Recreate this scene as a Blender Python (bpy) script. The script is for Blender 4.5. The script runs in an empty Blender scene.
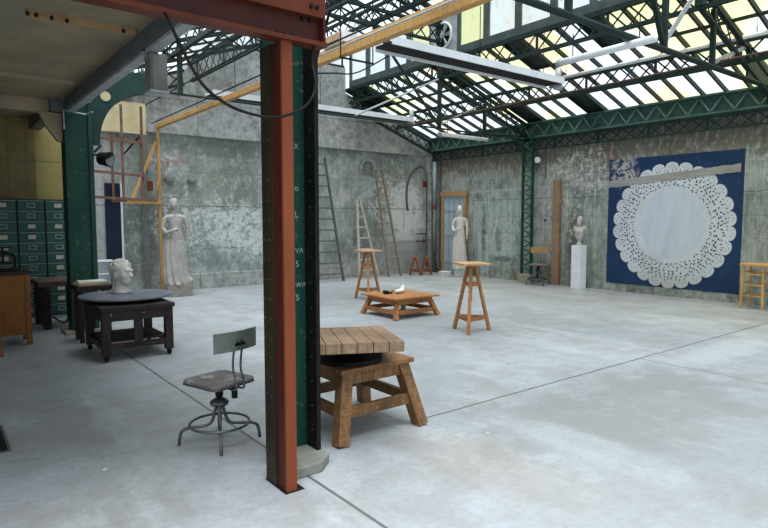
import bpy, math, random
from mathutils import Vector, Matrix
PI = math.pi
random.seed(7)
COL = bpy.context.scene.collection

# ------------------------------------------------------------------ materials
class NT:
    def __init__(s, name):
        s.m = bpy.data.materials.new(name); s.m.use_nodes = True
        s.t = s.m.node_tree; s.t.nodes.clear()
        s.out = s.t.nodes.new('ShaderNodeOutputMaterial')
        s.P = s.node('ShaderNodeTexCoord').outputs['Object']
    def node(s, k): return s.t.nodes.new(k)
    def link(s, v, sock):
        if isinstance(v, bpy.types.NodeSocket): s.t.links.new(v, sock)
        else:
            if isinstance(v, (tuple, list)) and len(v) == 3 and len(sock.default_value) == 4: v = tuple(v)+(1,)
            sock.default_value = v
    def math(s, op, a, b=0.0, clamp=False):
        n = s.node('ShaderNodeMath'); n.operation = op; n.use_clamp = clamp
        s.link(a, n.inputs[0]); s.link(b, n.inputs[1]); return n.outputs[0]
    def vmul(s, v, k):
        n = s.node('ShaderNodeVectorMath'); n.operation = 'MULTIPLY'
        s.link(v, n.inputs[0]); s.link(k, n.inputs[1]); return n.outputs[0]
    def vsub(s, v, k):
        n = s.node('ShaderNodeVectorMath'); n.operation = 'SUBTRACT'
        s.link(v, n.inputs[0]); s.link(k, n.inputs[1]); return n.outputs[0]
    def vlen(s, v):
        n = s.node('ShaderNodeVectorMath'); n.operation = 'LENGTH'; s.link(v, n.inputs[0]); return n.outputs['Value']
    def noise(s, scale=1.0, detail=4, rough=.6, k=(1, 1, 1), off=0.0):
        v = s.vmul(s.P, k) if k != (1, 1, 1) else s.P
        if off: v = s.vsub(v, (off, off*1.7, -off))
        n = s.node('ShaderNodeTexNoise'); s.link(v, n.inputs['Vector'])
        n.inputs['Scale'].default_value = scale; n.inputs['Detail'].default_value = detail
        n.inputs['Roughness'].default_value = rough
        return n.outputs['Fac']
    def voro(s, scale, k=(1, 1, 1), feature='F1'):
        n = s.node('ShaderNodeTexVoronoi'); n.feature = feature
        s.link(s.vmul(s.P, k), n.inputs['Vector']); n.inputs['Scale'].default_value = scale
        return n
    def step(s, v, a, b, lo=0.0, hi=1.0):
        n = s.node('ShaderNodeMapRange'); n.interpolation_type = 'SMOOTHSTEP'
        s.link(v, n.inputs[0]); n.inputs[1].default_value = a; n.inputs[2].default_value = b
        n.inputs[3].default_value = lo; n.inputs[4].default_value = hi
        return n.outputs[0]
    def mix(s, f, a, b, mode='MIX'):
        n = s.node('ShaderNodeMix'); n.data_type = 'RGBA'; n.blend_type = mode
        s.link(f, n.inputs[0]); s.link(a, n.inputs[6]); s.link(b, n.inputs[7]); return n.outputs[2]
    def xyz(s):
        n = s.node('ShaderNodeSeparateXYZ'); s.link(s.P, n.inputs[0]); return n.outputs
    def blob(s, c, r, soft=.5, nz=None, amp=1.2):
        inv = tuple(0.0 if q > 50 else 1.0/q for q in r)
        d = s.vlen(s.vmul(s.vsub(s.P, c), inv))
        if nz is not None: d = s.math('ADD', d, s.math('MULTIPLY', s.math('SUBTRACT', nz, .5), amp))
        return s.step(d, 1.0, 1.0-soft)
    def line(s, coord, at, w):
        d = s.math('ABSOLUTE', s.math('SUBTRACT', coord, at)); return s.step(d, w, w*.4)
    def bsdf(s, col, rough=.6, metal=0.0, bump=None, bs=.3, bd=.02, spec=.5):
        b = s.node('ShaderNodeBsdfPrincipled')
        s.link(col, b.inputs['Base Color']); s.link(rough, b.inputs['Roughness'])
        b.inputs['Metallic'].default_value = metal; b.inputs['Specular IOR Level'].default_value = spec
        if bump is not None:
            n = s.node('ShaderNodeBump'); n.inputs['Strength'].default_value = bs; n.inputs['Distance'].default_value = bd
            s.link(bump, n.inputs['Height']); s.t.links.new(n.outputs[0], b.inputs['Normal'])
        s.t.links.new(b.outputs[0], s.out.inputs[0]); return s.m

def plain(name, c1, c2=None, scale=6, rough=.6, metal=0.0, spot=None, k=(1, 1, 1), bs=.25, spec=.2):
    n = NT(name); c2 = c2 or tuple(q*.75 for q in c1)
    nz = n.noise(scale, 5, .65, k)
    col = n.mix(n.step(nz, .3, .7), c1, c2)
    if spot:
        sc, th, cs = spot
        col = n.mix(n.step(n.noise(sc, 6, .7, off=3.1), th, th+.06), col, cs)
    return n.bsdf(col, rough, metal, n.noise(scale*3, 4, .6), bs, .01, spec)

def wood(name, c1, c2, k=(1, 1, 6), scale=3, rough=.55, stain=.0):
    n = NT(name)
    kk = (8, 8, 1)
    g1 = n.noise(scale*1.2, 5, .65, kk); g2 = n.noise(scale*2, 6, .7, (1, 9, 9), off=5); g3 = n.noise(1.7, 4, .6, off=9)
    col = n.mix(n.step(n.math('MULTIPLY', n.math('ADD', g1, g2), .5), .38, .62), c1, c2)
    col = n.mix(n.step(g3, .45, .75, 0, .55), col, tuple(q*.45 for q in c2))
    if stain: col = n.mix(n.step(n.noise(14, 5, .7, off=2), .62, .7, 0, stain), col, (.55, .53, .48))
    return n.bsdf(col, rough, 0, g2, .25, .006, .2)

M = {}
M['iron_black'] = plain('black iron', (.006, .006, .006), (.014, .013, .012), 9, .55, 0, spec=.12)
M['green_dark'] = plain('dark green steel', (.012, .035, .032), (.02, .055, .048), 3, .5, 0, (18, .68, (.10, .12, .10)))
M['green_truss'] = plain('truss green steel', (.010, .020, .018), (.018, .034, .030), 2, .6, 0, (9, .68, (.06, .075, .07)))
M['green_beam'] = plain('weathered green beam', (.035, .085, .068), (.065, .135, .115), 3, .55, 0, (14, .62, (.16, .22, .20)))
M['green_col'] = plain('scuffed green column', (.004, .034, .024), (.012, .060, .042), 2.5, .5, 0, (16, .60, (.10, .12, .09)), (1, 1, .35))
M['green_cab'] = plain('cabinet green', (.022, .075, .062), (.03, .09, .075), 4, .4)
M['green_cab_body'] = plain('cabinet body green', (.012, .035, .03), (.018, .05, .042), 4, .5)
M['red'] = plain('red oxide steel', (.12, .027, .009), (.07, .014, .006), 3, .5, 0, (30, .70, (.42, .25, .17)), (1, 1, .4))
M['orange'] = plain('orange primer edge', (.21, .052, .018), (.14, .032, .012), 2, .6, 0, (26, .66, (.30, .20, .15)), (1, 1, .4))
M['red_dark'] = plain('dark red oxide steel', (.060, .012, .007), (.035, .008, .006), 3, .5, 0, (24, .72, (.02, .02, .02)), (1, 1, .4))
M['olive'] = plain('olive brown steel', (.030, .024, .010), (.012, .011, .007), 4, .5, 0, None, (1, 1, .3))
M['green_lace'] = plain('pale green lacing', (.13, .19, .17), (.08, .14, .12), 6, .6)
M['rust'] = plain('rusty steel tube', (.22, .12, .09), (.12, .065, .05), 8, .7)
M['grey_beam'] = plain('grey painted steel', (.11, .12, .12), (.07, .08, .08), 3, .5)
M['pale_steel'] = plain('pale grey steel', (.45, .47, .47), (.3, .32, .33), 5, .45, .2)
M['box_grey'] = plain('grey box enamel', (.20, .20, .18), (.13, .13, .115), 4, .5)
M['white'] = plain('white paint', (.75, .77, .80), (.68, .70, .73), 3, .5)
M['tube'] = plain('lamp tube white', (.80, .82, .82), (.7, .72, .73), 5, .35)
M['timber'] = wood('yellow timber', (.62, .36, .13), (.46, .25, .08), scale=2)
M['oak'] = wood('warm brown wood', (.44, .20, .075), (.25, .105, .038), stain=.15)
M['oak_light'] = wood('worn light wood', (.55, .36, .20), (.38, .22, .11), stain=.25)
M['old_brown'] = wood('old brown wood', (.24, .125, .050), (.11, .055, .025), stain=.2)
M['grey_board'] = wood('grey brown boards', (.30, .205, .13), (.17, .11, .065), stain=.45)
M['dark_wood'] = wood('dark stained wood', (.035, .022, .020), (.014, .010, .010), stain=.35)
M['worn_top'] = wood('worn brown seat wood', (.13, .09, .075), (.07, .045, .038), stain=.3)
M['honey'] = wood('honey wood', (.24, .10, .020), (.17, .066, .014))
M['red_wood'] = wood('reddish wood', (.30, .10, .045), (.16, .05, .025))
M['ladder_grey'] = wood('grey ladder wood', (.13, .12, .11), (.08, .075, .07))
M['ladder_pale'] = wood('pale ladder wood', (.52, .50, .44), (.36, .34, .30))
M['ladder_brown'] = wood('brown ladder wood', (.30, .25, .19), (.20, .16, .12))
M['stone'] = plain('pale carved stone', (.50, .48, .44), (.36, .34, .31), 5, .85, 0, (10, .6, (.62, .60, .56)))
M['statue'] = plain('grey plaster statue', (.45, .43, .395), (.32, .305, .28), 4, .85, 0, (9, .62, (.52, .51, .49)))
M['plaster'] = plain('white plaster', (.62, .59, .54), (.50, .47, .43), 5, .85)
M['block'] = plain('sandy concrete block', (.30, .28, .23), (.22, .205, .17), 8, .9)
M['slate'] = plain('blue grey disc', (.16, .17, .20), (.10, .11, .13), 4, .4, 0, (12, .66, (.26, .27, .30)))
M['seat'] = plain('worn painted seat', (.17, .14, .135), (.10, .085, .08), 6, .45, 0, (9, .55, (.26, .29, .28)))
M['back_green'] = plain('worn grey green back', (.20, .23, .20), (.13, .15, .13), 5, .5, 0, (14, .62, (.30, .32, .29)))
M['chair_steel'] = plain('aged chair steel', (.14, .15, .155), (.055, .06, .062), 10, .4, .6)
M['cream'] = plain('cream card', (.55, .50, .38), (.45, .41, .30), 8, .8)
M['paper'] = plain('paper', (.60, .60, .56), (.5, .5, .46), 8, .8)
M['card'] = plain('cardboard', (.45, .32, .20), (.36, .25, .15), 6, .8)
M['navy'] = plain('navy door', (.008, .013, .032), (.012, .018, .040), 4, .5)
M['blue_door'] = plain('pale blue boards', (.38, .46, .54), (.30, .37, .44), 3, .7, 0, (6, .6, (.50, .55, .58)), (6, 6, .6))
M['tarp'] = plain('yellowed canvas', (.62, .54, .33), (.50, .42, .24), 3, .8)
M['tan'] = plain('tan plywood', (.42, .26, .12), (.34, .20, .09), 6, .6)
M['chalk'] = plain('chalk', (.30, .40, .36), (.2, .3, .26), 20, .9)
M['dark_glass'] = plain('dark sheet', (.02, .03, .03), (.04, .05, .05), 3, .5)
M['lead_pipe'] = plain('lead grey pipe', (.16, .20, .21), (.10, .12, .12), 4, .6)
M['brown_pipe'] = plain('brown pipe', (.14, .11, .085), (.09, .075, .06), 4, .7)
M['pvc'] = plain('pale blue grey pipe', (.33, .40, .43), (.26, .31, .33), 4, .5)
M['tinted'] = plain('chipped wood post', (.30, .19, .12), (.22, .14, .095), 5, .75, 0, (11, .6, (.36, .35, .32)), (1, 1, .4))
M['conc_dark'] = plain('plinth concrete', (.22, .225, .20), (.15, .155, .135), 7, .9)

def mat_floor():
    n = NT('worn concrete floor'); x, y, z = n.xyz()
    big = n.noise(.35, 5, .6); mid = n.noise(1.3, 6, .62, off=4); fine = n.noise(22, 5, .7); st = n.noise(.9, 6, .7, (1.6, .5, 1), off=11)
    col = n.mix(n.step(big, .35, .65), (.235, .255, .27), (.32, .345, .37))
    col = n.mix(n.step(mid, .42, .64, 0, .6), col, (.215, .215, .205))
    col = n.mix(n.step(st, .52, .66, 0, .55), col, (.38, .41, .42))
    col = n.mix(n.step(n.noise(.7, 7, .72, (.6, 1.7, 1), off=21), .54, .68, 0, .5), col, (.19, .185, .17))
    # slab patches: darker band near the camera, pale run, brown stains
    nb = n.noise(1.6, 6, .7, off=30)
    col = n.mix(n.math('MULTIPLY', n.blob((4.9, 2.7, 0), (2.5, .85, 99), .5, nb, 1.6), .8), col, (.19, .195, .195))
    col = n.mix(n.math('MULTIPLY', n.blob((2.9, 2.6, 0), (.45, 1.1, 99), .5, nb, 1.6), .5), col, (.24, .21, .175))
    col = n.mix(n.math('MULTIPLY', n.blob((3.7, 2.4, 0), (.30, 1.0, 99), .6, nb, 1.8), .4), col, (.40, .44, .45))
    col = n.mix(n.math('MULTIPLY', n.blob((8.0, 3.1, 0), (1.7, .4, 99), .6, nb, 1.6), .4), col, (.44, .48, .50))
    col = n.mix(n.math('MULTIPLY', n.blob((1.1, 4.6, 0), (.7, 1.4, 99), .6, nb, 1.6), .25), col, (.235, .225, .20))
    col = n.mix(n.math('MULTIPLY', n.step(fine, .42, .72), .32), col, (.15, .15, .145))
    col = n.mix(n.math('MULTIPLY', n.step(n.noise(9, 8, .8, off=81), .56, .64), .35), col, (.20, .20, .19))
    mo = n.noise(3.5, 9, .78, (1, 1, 1), off=70)
    col = n.mix(n.step(mo, .51, .62, 0, .18), col, (.42, .45, .475))
    col = n.mix(n.step(mo, .485, .39, 0, .25), col, (.19, .195, .195))
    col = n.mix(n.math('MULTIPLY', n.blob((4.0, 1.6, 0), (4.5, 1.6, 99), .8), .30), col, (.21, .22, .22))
    col = n.mix(n.math('MULTIPLY', n.line(n.math('ADD', n.math('ADD', y, n.math('MULTIPLY', x, .35)), n.math('MULTIPLY', n.noise(1.2, 6, .75, off=91), .9)), 5.2, .02), .35), col, (.15, .15, .15))
    spk = n.noise(55, 2, .5, off=2)
    col = n.mix(n.step(spk, .73, .76), col, (.50, .50, .49))
    warp = n.math('MULTIPLY', n.math('SUBTRACT', n.noise(1.5, 5, .7, off=7), .5), .05)
    xw = n.math('ADD', x, warp); yw = n.math('ADD', y, warp)
    xw2 = n.math('ADD', x, n.math('MULTIPLY', warp, .3))
    j1 = n.line(xw2, 1.87, .016)
    j2 = n.math('MULTIPLY', n.line(yw, 3.56, .016), n.step(x, 2.9, 3.2))
    j3 = n.math('MULTIPLY', n.line(xw, 6.6, .012), n.step(y, 3.7, 3.5))
    j4 = n.math('MULTIPLY', n.line(yw, 8.9, .010), n.step(x, 1.9, 2.1, 0, .6))
    jj = n.math('MAXIMUM', n.math('MAXIMUM', j1, j2), n.math('MAXIMUM', j3, j4))
    col = n.mix(n.math('MULTIPLY', jj, .85), col, (.06, .06, .058))
    h = n.math('SUBTRACT', n.math('ADD', n.math('MULTIPLY', fine, .3), mid), n.math('MULTIPLY', jj, 2))
    return n.bsdf(col, n.step(mid, .3, .7, .42, .68), 0, h, .25, .02, .4)
M['floor'] = mat_floor()

def mat_wall_right():
    n = NT('stained right wall'); x, y, z = n.xyz()
    big = n.noise(.7, 6, .65); mid = n.noise(2.4, 7, .7, off=3); fine = n.noise(16, 6, .75, off=8); st = n.noise(1.0, 6, .7, (1, 7, .5), off=5)
    col = n.mix(n.step(big, .35, .65), (.19, .215, .19), (.34, .38, .35))
    col = n.mix(n.step(st, .42, .66, 0, .55), col, (.36, .39, .37))
    col = n.mix(n.step(mid, .51, .62, 0, .6), col, (.12, .13, .115))
    # olive brown strip below the beam, the beam's shade painted into it
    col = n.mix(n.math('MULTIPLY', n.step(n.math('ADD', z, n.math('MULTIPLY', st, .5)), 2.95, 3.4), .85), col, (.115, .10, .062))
    # mint plaster
    m1 = n.blob((12.5, 11.0, 1.35), (99, 1.4, 1.3), .4, mid, 1.6)
    col = n.mix(n.math('MULTIPLY', m1, .65), col, (.40, .49, .455))
    m1 = n.blob((12.5, 8.1, 1.3), (99, .4, .7), .5, mid, 1.4)
    col = n.mix(n.math('MULTIPLY', m1, .5), col, (.33, .38, .35))
    # dark stains
    for c, r, a in [((12.5, 8.45, 1.0), (99, .33, 1.35), .85), ((12.5, 11.45, 1.3), (99, .13, .95), .8), ((12.5, 10.75, .55), (99, .55, .12), .7),
                    ((12.5, 9.3, .35), (99, .7, .3), .5), ((12.5, 10.2, 1.0), (99, .2, .9), .4), ((12.5, 4.1, 2.2), (99, .4, 1.2), .35), ((12.5, 10.9, 1.1), (99, .16, .5), .5)]:
        col = n.mix(n.math('MULTIPLY', n.blob(c, r, .6, mid, 1.3), a), col, (.055, .065, .06))
    # peeled pale paint
    pe = n.noise(8, 9, .8, off=12)
    for c, r, th in [((12.5, 8.3, 2.95), (99, 1.1, .5), .5), ((12.5, 8.0, 2.6), (99, .5, .5), .5), ((12.5, 9.1, 2.0), (99, .35, 1.2), .52), ((12.5, 8.55, 1.9), (99, .3, .8), .53),
                     ((12.5, 4.2, 2.7), (99, .4, .8), .54), ((12.5, 10.9, 1.3), (99, 1.1, .9), .54)]:
        col = n.mix(n.math('MULTIPLY', n.blob(c, r, .4, mid, 1.5), n.step(pe, th, th+.04)), col, (.55, .54, .49))
    br = n.blob((12.5, 7.55, 3.05), (99, .22, .45), .4, mid, 1.2)
    col = n.mix(n.math('MULTIPLY', br, .8), col, (.17, .10, .065))
    col = n.mix(n.math('MULTIPLY', n.step(z, .5, .05), n.step(mid, .4, .6)), col, (.14, .145, .12))
    mo = n.noise(6, 9, .8, (1, 1.6, .7), off=50)
    col = n.mix(n.step(mo, .505, .60, 0, .55), col, (.46, .48, .45))
    col = n.mix(n.step(mo, .48, .39, 0, .5), col, (.10, .115, .10))
    col = n.mix(n.step(n.noise(1.0, 7, .75, (1, 14, .35), off=61), .52, .62, 0, .5), col, (.12, .13, .115))
    col = n.mix(n.step(fine, .6, .75, 0, .4), col, (.12, .125, .115))
    col = n.mix(n.step(n.noise(30, 3, .6, off=40), .70, .73, 0, .8), col, (.55, .55, .52))
    w = n.math('MULTIPLY', n.math('SUBTRACT', mid, .5), .05); zw = n.math('ADD', z, w); yw = n.math('ADD', y, w)
    j = n.line(zw, 2.18, .014)
    for zz in (.42, 1.28, 1.72, 2.75): j = n.math('MAXIMUM', j, n.math('MULTIPLY', n.line(zw, zz, .010), .6))
    for yy in (12.02, 10.9, 9.35, 8.0, 4.45): j = n.math('MAXIMUM', j, n.math('MULTIPLY', n.line(yw, yy, .012), .7))
    col = n.mix(n.math('MULTIPLY', j, .5), col, (.05, .05, .045))
    col = n.mix(n.math('MULTIPLY', n.line(n.math('ADD', zw, n.math('MULTIPLY', y, .02)), 2.66, .05), .45), col, (.42, .42, .39))
    return n.bsdf(col, .85, 0, n.math('ADD', fine, n.math('MULTIPLY', pe, 1.5)), .35, .02, .25)
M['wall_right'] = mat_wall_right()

def mat_wall_back():
    n = NT('peeling back wall'); x, y, z = n.xyz()
    big = n.noise(.6, 6, .65); mid = n.noise(2.2, 7, .72, off=3); fine = n.noise(15, 6, .75, off=8); st = n.noise(1.0, 5, .7, (6, 1, .5), off=5)
    col = n.mix(n.step(big, .35, .65), (.18, .20, .18), (.36, .39, .365))
    col = n.mix(n.step(mid, .50, .62, 0, .5), col, (.15, .175, .155))
    col = n.mix(n.math('MULTIPLY', n.step(st, .5, .66), .3), col, (.42, .43, .41))
    col = n.mix(n.math('MULTIPLY', n.blob((5.6, 13.7, 2.4), (1.7, 99, .75), .5, mid, 1.5), .55), col, (.235, .245, .19))
    col = n.mix(n.math('MULTIPLY', n.blob((5.9, 13.7, 1.15), (2.2, 99, .9), .4, mid, 1.4), .6), col, (.27, .36, .345))
    col = n.mix(n.math('MULTIPLY', n.blob((11.6, 13.7, 1.7), (.95, 99, 1.2), .4, mid, 1.4), .85), col, (.54, .55, .555))
    col = n.mix(n.math('MULTIPLY', n.blob((11.0, 13.7, .55), (1.0, 99, .5), .4, mid, 1.2), .5), col, (.33, .33, .32))
    col = n.mix(n.math('MULTIPLY', n.blob((9.0, 13.7, 1.6), (.9, 99, 1.1), .5, mid, 1.4), .5), col, (.31, .355, .32))
    col = n.mix(n.math('MULTIPLY', n.blob((8.95, 13.7, .9), (.5, 99, .35), .6, mid, 1.4), .6), col, (.13, .15, .10))
    col = n.mix(n.math('MULTIPLY', n.blob((9.75, 13.7, 1.1), (.25, 99, .9), .6, mid, 1.2), .5), col, (.12, .13, .12))
    col = n.mix(n.math('MULTIPLY', n.blob((9.3, 13.7, 2.3), (.35, 99, .3), .6, mid, 1.0), .5), col, (.52, .48, .43))
    pe = n.noise(9, 9, .8, off=12)
    col = n.mix(n.math('MULTIPLY', n.blob((4.45, 13.7, 2.98), (.45, 99, .2), .4, mid, 1.4), .7), col, (.34, .24, .20))
    col = n.mix(n.math('MULTIPLY', n.blob((5.6, 13.7, .75), (1.6, 99, .35), .5, mid, 1.6), .5), col, (.13, .19, .17))
    col = n.mix(n.math('MULTIPLY', n.blob((5.5, 13.7, 3.3), (2.2, 99, .22), .5, mid, 1.4), .6), col, (.16, .165, .13))
    for c, r, th in [((5.8, 13.7, 1.5), (2.2, 99, .75), .50), ((6.5, 13.7, 1.3), (1.2, 99, .8), .45), ((4.5, 13.7, 2.0), (.6, 99, .9), .55), ((4.3, 13.7, 2.9), (.45, 99, .3), .5),
                     ((11.5, 13.7, 2.0), (.8, 99, 1.0), .46), ((10.6, 13.7, 2.2), (.6, 99, .9), .50)]:
        col = n.mix(n.math('MULTIPLY', n.blob(c, r, .4, mid, 1.4), n.step(pe, th, th+.04)), col, (.60, .63, .62))
    col = n.mix(n.math('MULTIPLY', n.step(x, 3.35, 3.25), .8), col, (.50, .51, .50))
    mo = n.noise(5, 9, .8, (1, 1, .8), off=50)
    col = n.mix(n.step(mo, .505, .60, 0, .6), col, (.50, .52, .50))
    col = n.mix(n.step(mo, .48, .39, 0, .5), col, (.12, .135, .12))
    col = n.mix(n.step(n.noise(1.0, 7, .75, (9, 1, .35), off=61), .54, .64, 0, .45), col, (.15, .16, .14))
    blk = n.math('MULTIPLY', n.step(x, 10.85, 10.95), n.step(z, 1.02, .98))
    col = n.mix(n.math('MULTIPLY', blk, .7), col, (.27, .275, .265))
    col = n.mix(n.step(fine, .6, .75, 0, .4), col, (.15, .16, .145))
    col = n.mix(n.step(n.noise(24, 3, .6, off=40), .69, .72, 0, .8), col, (.07, .08, .08))
    w = n.math('MULTIPLY', n.math('SUBTRACT', mid, .5), .05); zw = n.math('ADD', z, w); xw = n.math('ADD', x, w)
    j = n.line(zw, 1.95, .014)
    for zz in (.95, 2.75): j = n.math('MAXIMUM', j, n.math('MULTIPLY', n.line(zw, zz, .010), .5))
    for xx in (3.92, 7.8, 8.3): j = n.math('MAXIMUM', j, n.math('MULTIPLY', n.line(xw, xx, .03), .8))
    col = n.mix(n.math('MULTIPLY', j, .7), col, (.06, .06, .055))
    return n.bsdf(col, .85, 0, n.math('ADD', fine, n.math('MULTIPLY', pe, 1.5)), .35, .02, .25)
M['wall_back'] = mat_wall_back()

def mat_band():
    n = NT('rendered grey band'); x, y, z = n.xyz()
    big = n.noise(.8, 6, .7); mid = n.noise(3, 7, .75, off=3); fine = n.noise(18, 6, .75, off=8)
    col = n.mix(n.step(big, .35, .65), (.26, .265, .25), (.36, .37, .355))
    col = n.mix(n.step(mid, .55, .7, 0, .6), col, (.46, .47, .46))
    mo = n.noise(5, 9, .8, off=50)
    col = n.mix(n.step(mo, .485, .40, 0, .6), col, (.12, .125, .115))
    col = n.mix(n.step(mo, .51, .60, 0, .5), col, (.50, .51, .50))
    col = n.mix(n.step(n.noise(1.0, 6, .7, (5, 1, .6), off=9), .55, .7, 0, .5), col, (.17, .18, .165))
    col = n.mix(n.step(fine, .62, .75, 0, .4), col, (.16, .165, .155))
    j = n.math('MAXIMUM', n.line(x, 5.1, .015), n.line(n.math('ADD', z, n.math('MULTIPLY', n.math('SUBTRACT', mid, .5), .04)), 4.35, .014))
    col = n.mix(n.math('MULTIPLY', j, .6), col, (.08, .08, .075))
    return n.bsdf(col, .85, 0, fine, .35, .02, .25)
M['band'] = mat_band()

def mat_ceiling():
    n = NT('brown stained ceiling'); x, y, z = n.xyz()
    a = n.noise(1.2, 6, .7); b = n.noise(1.0, 5, .6, (3, .5, 1), off=4)
    col = n.mix(n.step(a, .35, .65), (.33, .25, .15), (.21, .17, .105))
    col = n.mix(n.step(b, .5, .7, 0, .6), col, (.17, .18, .145))
    col = n.mix(n.math('MULTIPLY', n.line(y, 4.3, .012), .5), col, (.3, .27, .22))
    col = n.mix(n.step(n.noise(7, 5, .7, off=8), .64, .68, 0, .5), col, (.28, .26, .2))
    return n.bsdf(col, .7, 0, a, .2)
M['ceiling'] = mat_ceiling()

def mat_yellow():
    n = NT('smoked yellow wall'); x, y, z = n.xyz()
    a = n.noise(1.6, 6, .7); s = n.noise(1, 5, .7, (5, 1, .4), off=4)
    col = n.mix(n.step(a, .35, .65), (.22, .155, .035), (.11, .085, .03))
    col = n.mix(n.step(s, .5, .7, 0, .7), col, (.07, .065, .04))
    col = n.mix(n.math('MULTIPLY', n.step(x, 1.50, 1.53), .6), col, (.36, .30, .09))
    j = n.math('MAXIMUM', n.line(x, 1.12, .012), n.line(z, 2.62, .012))
    col = n.mix(n.math('MULTIPLY', j, .7), col, (.05, .05, .04))
    return n.bsdf(col, .6, 0, a, .2)
M['yellow'] = mat_yellow()

def mat_roofglass(name, tint, warm):
    n = NT(name)
    a = n.noise(.45, 3, .6, off=2); b = n.noise(.8, 4, .6, off=7); c = n.noise(3, 6, .7, (1, 3, 1), off=4)
    col = n.mix(n.step(a, .46, .60, 0, warm), tint, (.88, .84, .40))
    col = n.mix(n.step(b, .52, .64, 0, warm), col, (.88, .62, .40))
    col = n.mix(n.step(c, .5, .75, 0, .45), col, (.45, .47, .48))
    tr = n.node('ShaderNodeBsdfTransparent'); tl = n.node('ShaderNodeBsdfTranslucent'); mx = n.node('ShaderNodeMixShader')
    n.link(col, tr.inputs[0]); n.link(col, tl.inputs[0]); mx.inputs[0].default_value = .25
    n.t.links.new(tr.outputs[0], mx.inputs[1]); n.t.links.new(tl.outputs[0], mx.inputs[2]); n.t.links.new(mx.outputs[0], n.out.inputs[0])
    return n.m
M['roof_glass'] = mat_roofglass('weathered roof glass', (.80, .82, .86), .95)
M['lantern_glass'] = mat_roofglass('lantern roof glass', (.88, .92, .94), .12)
M['yellow_glass'] = mat_roofglass('yellow clerestory glass', (.86, .84, .50), .6)
M['grey_green'] = plain('grey green window frame', (.05, .065, .065), (.08, .10, .10), 4, .6)
M['clere_glass'] = mat_roofglass('clerestory glass', (.85, .89, .95), .25)

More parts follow.
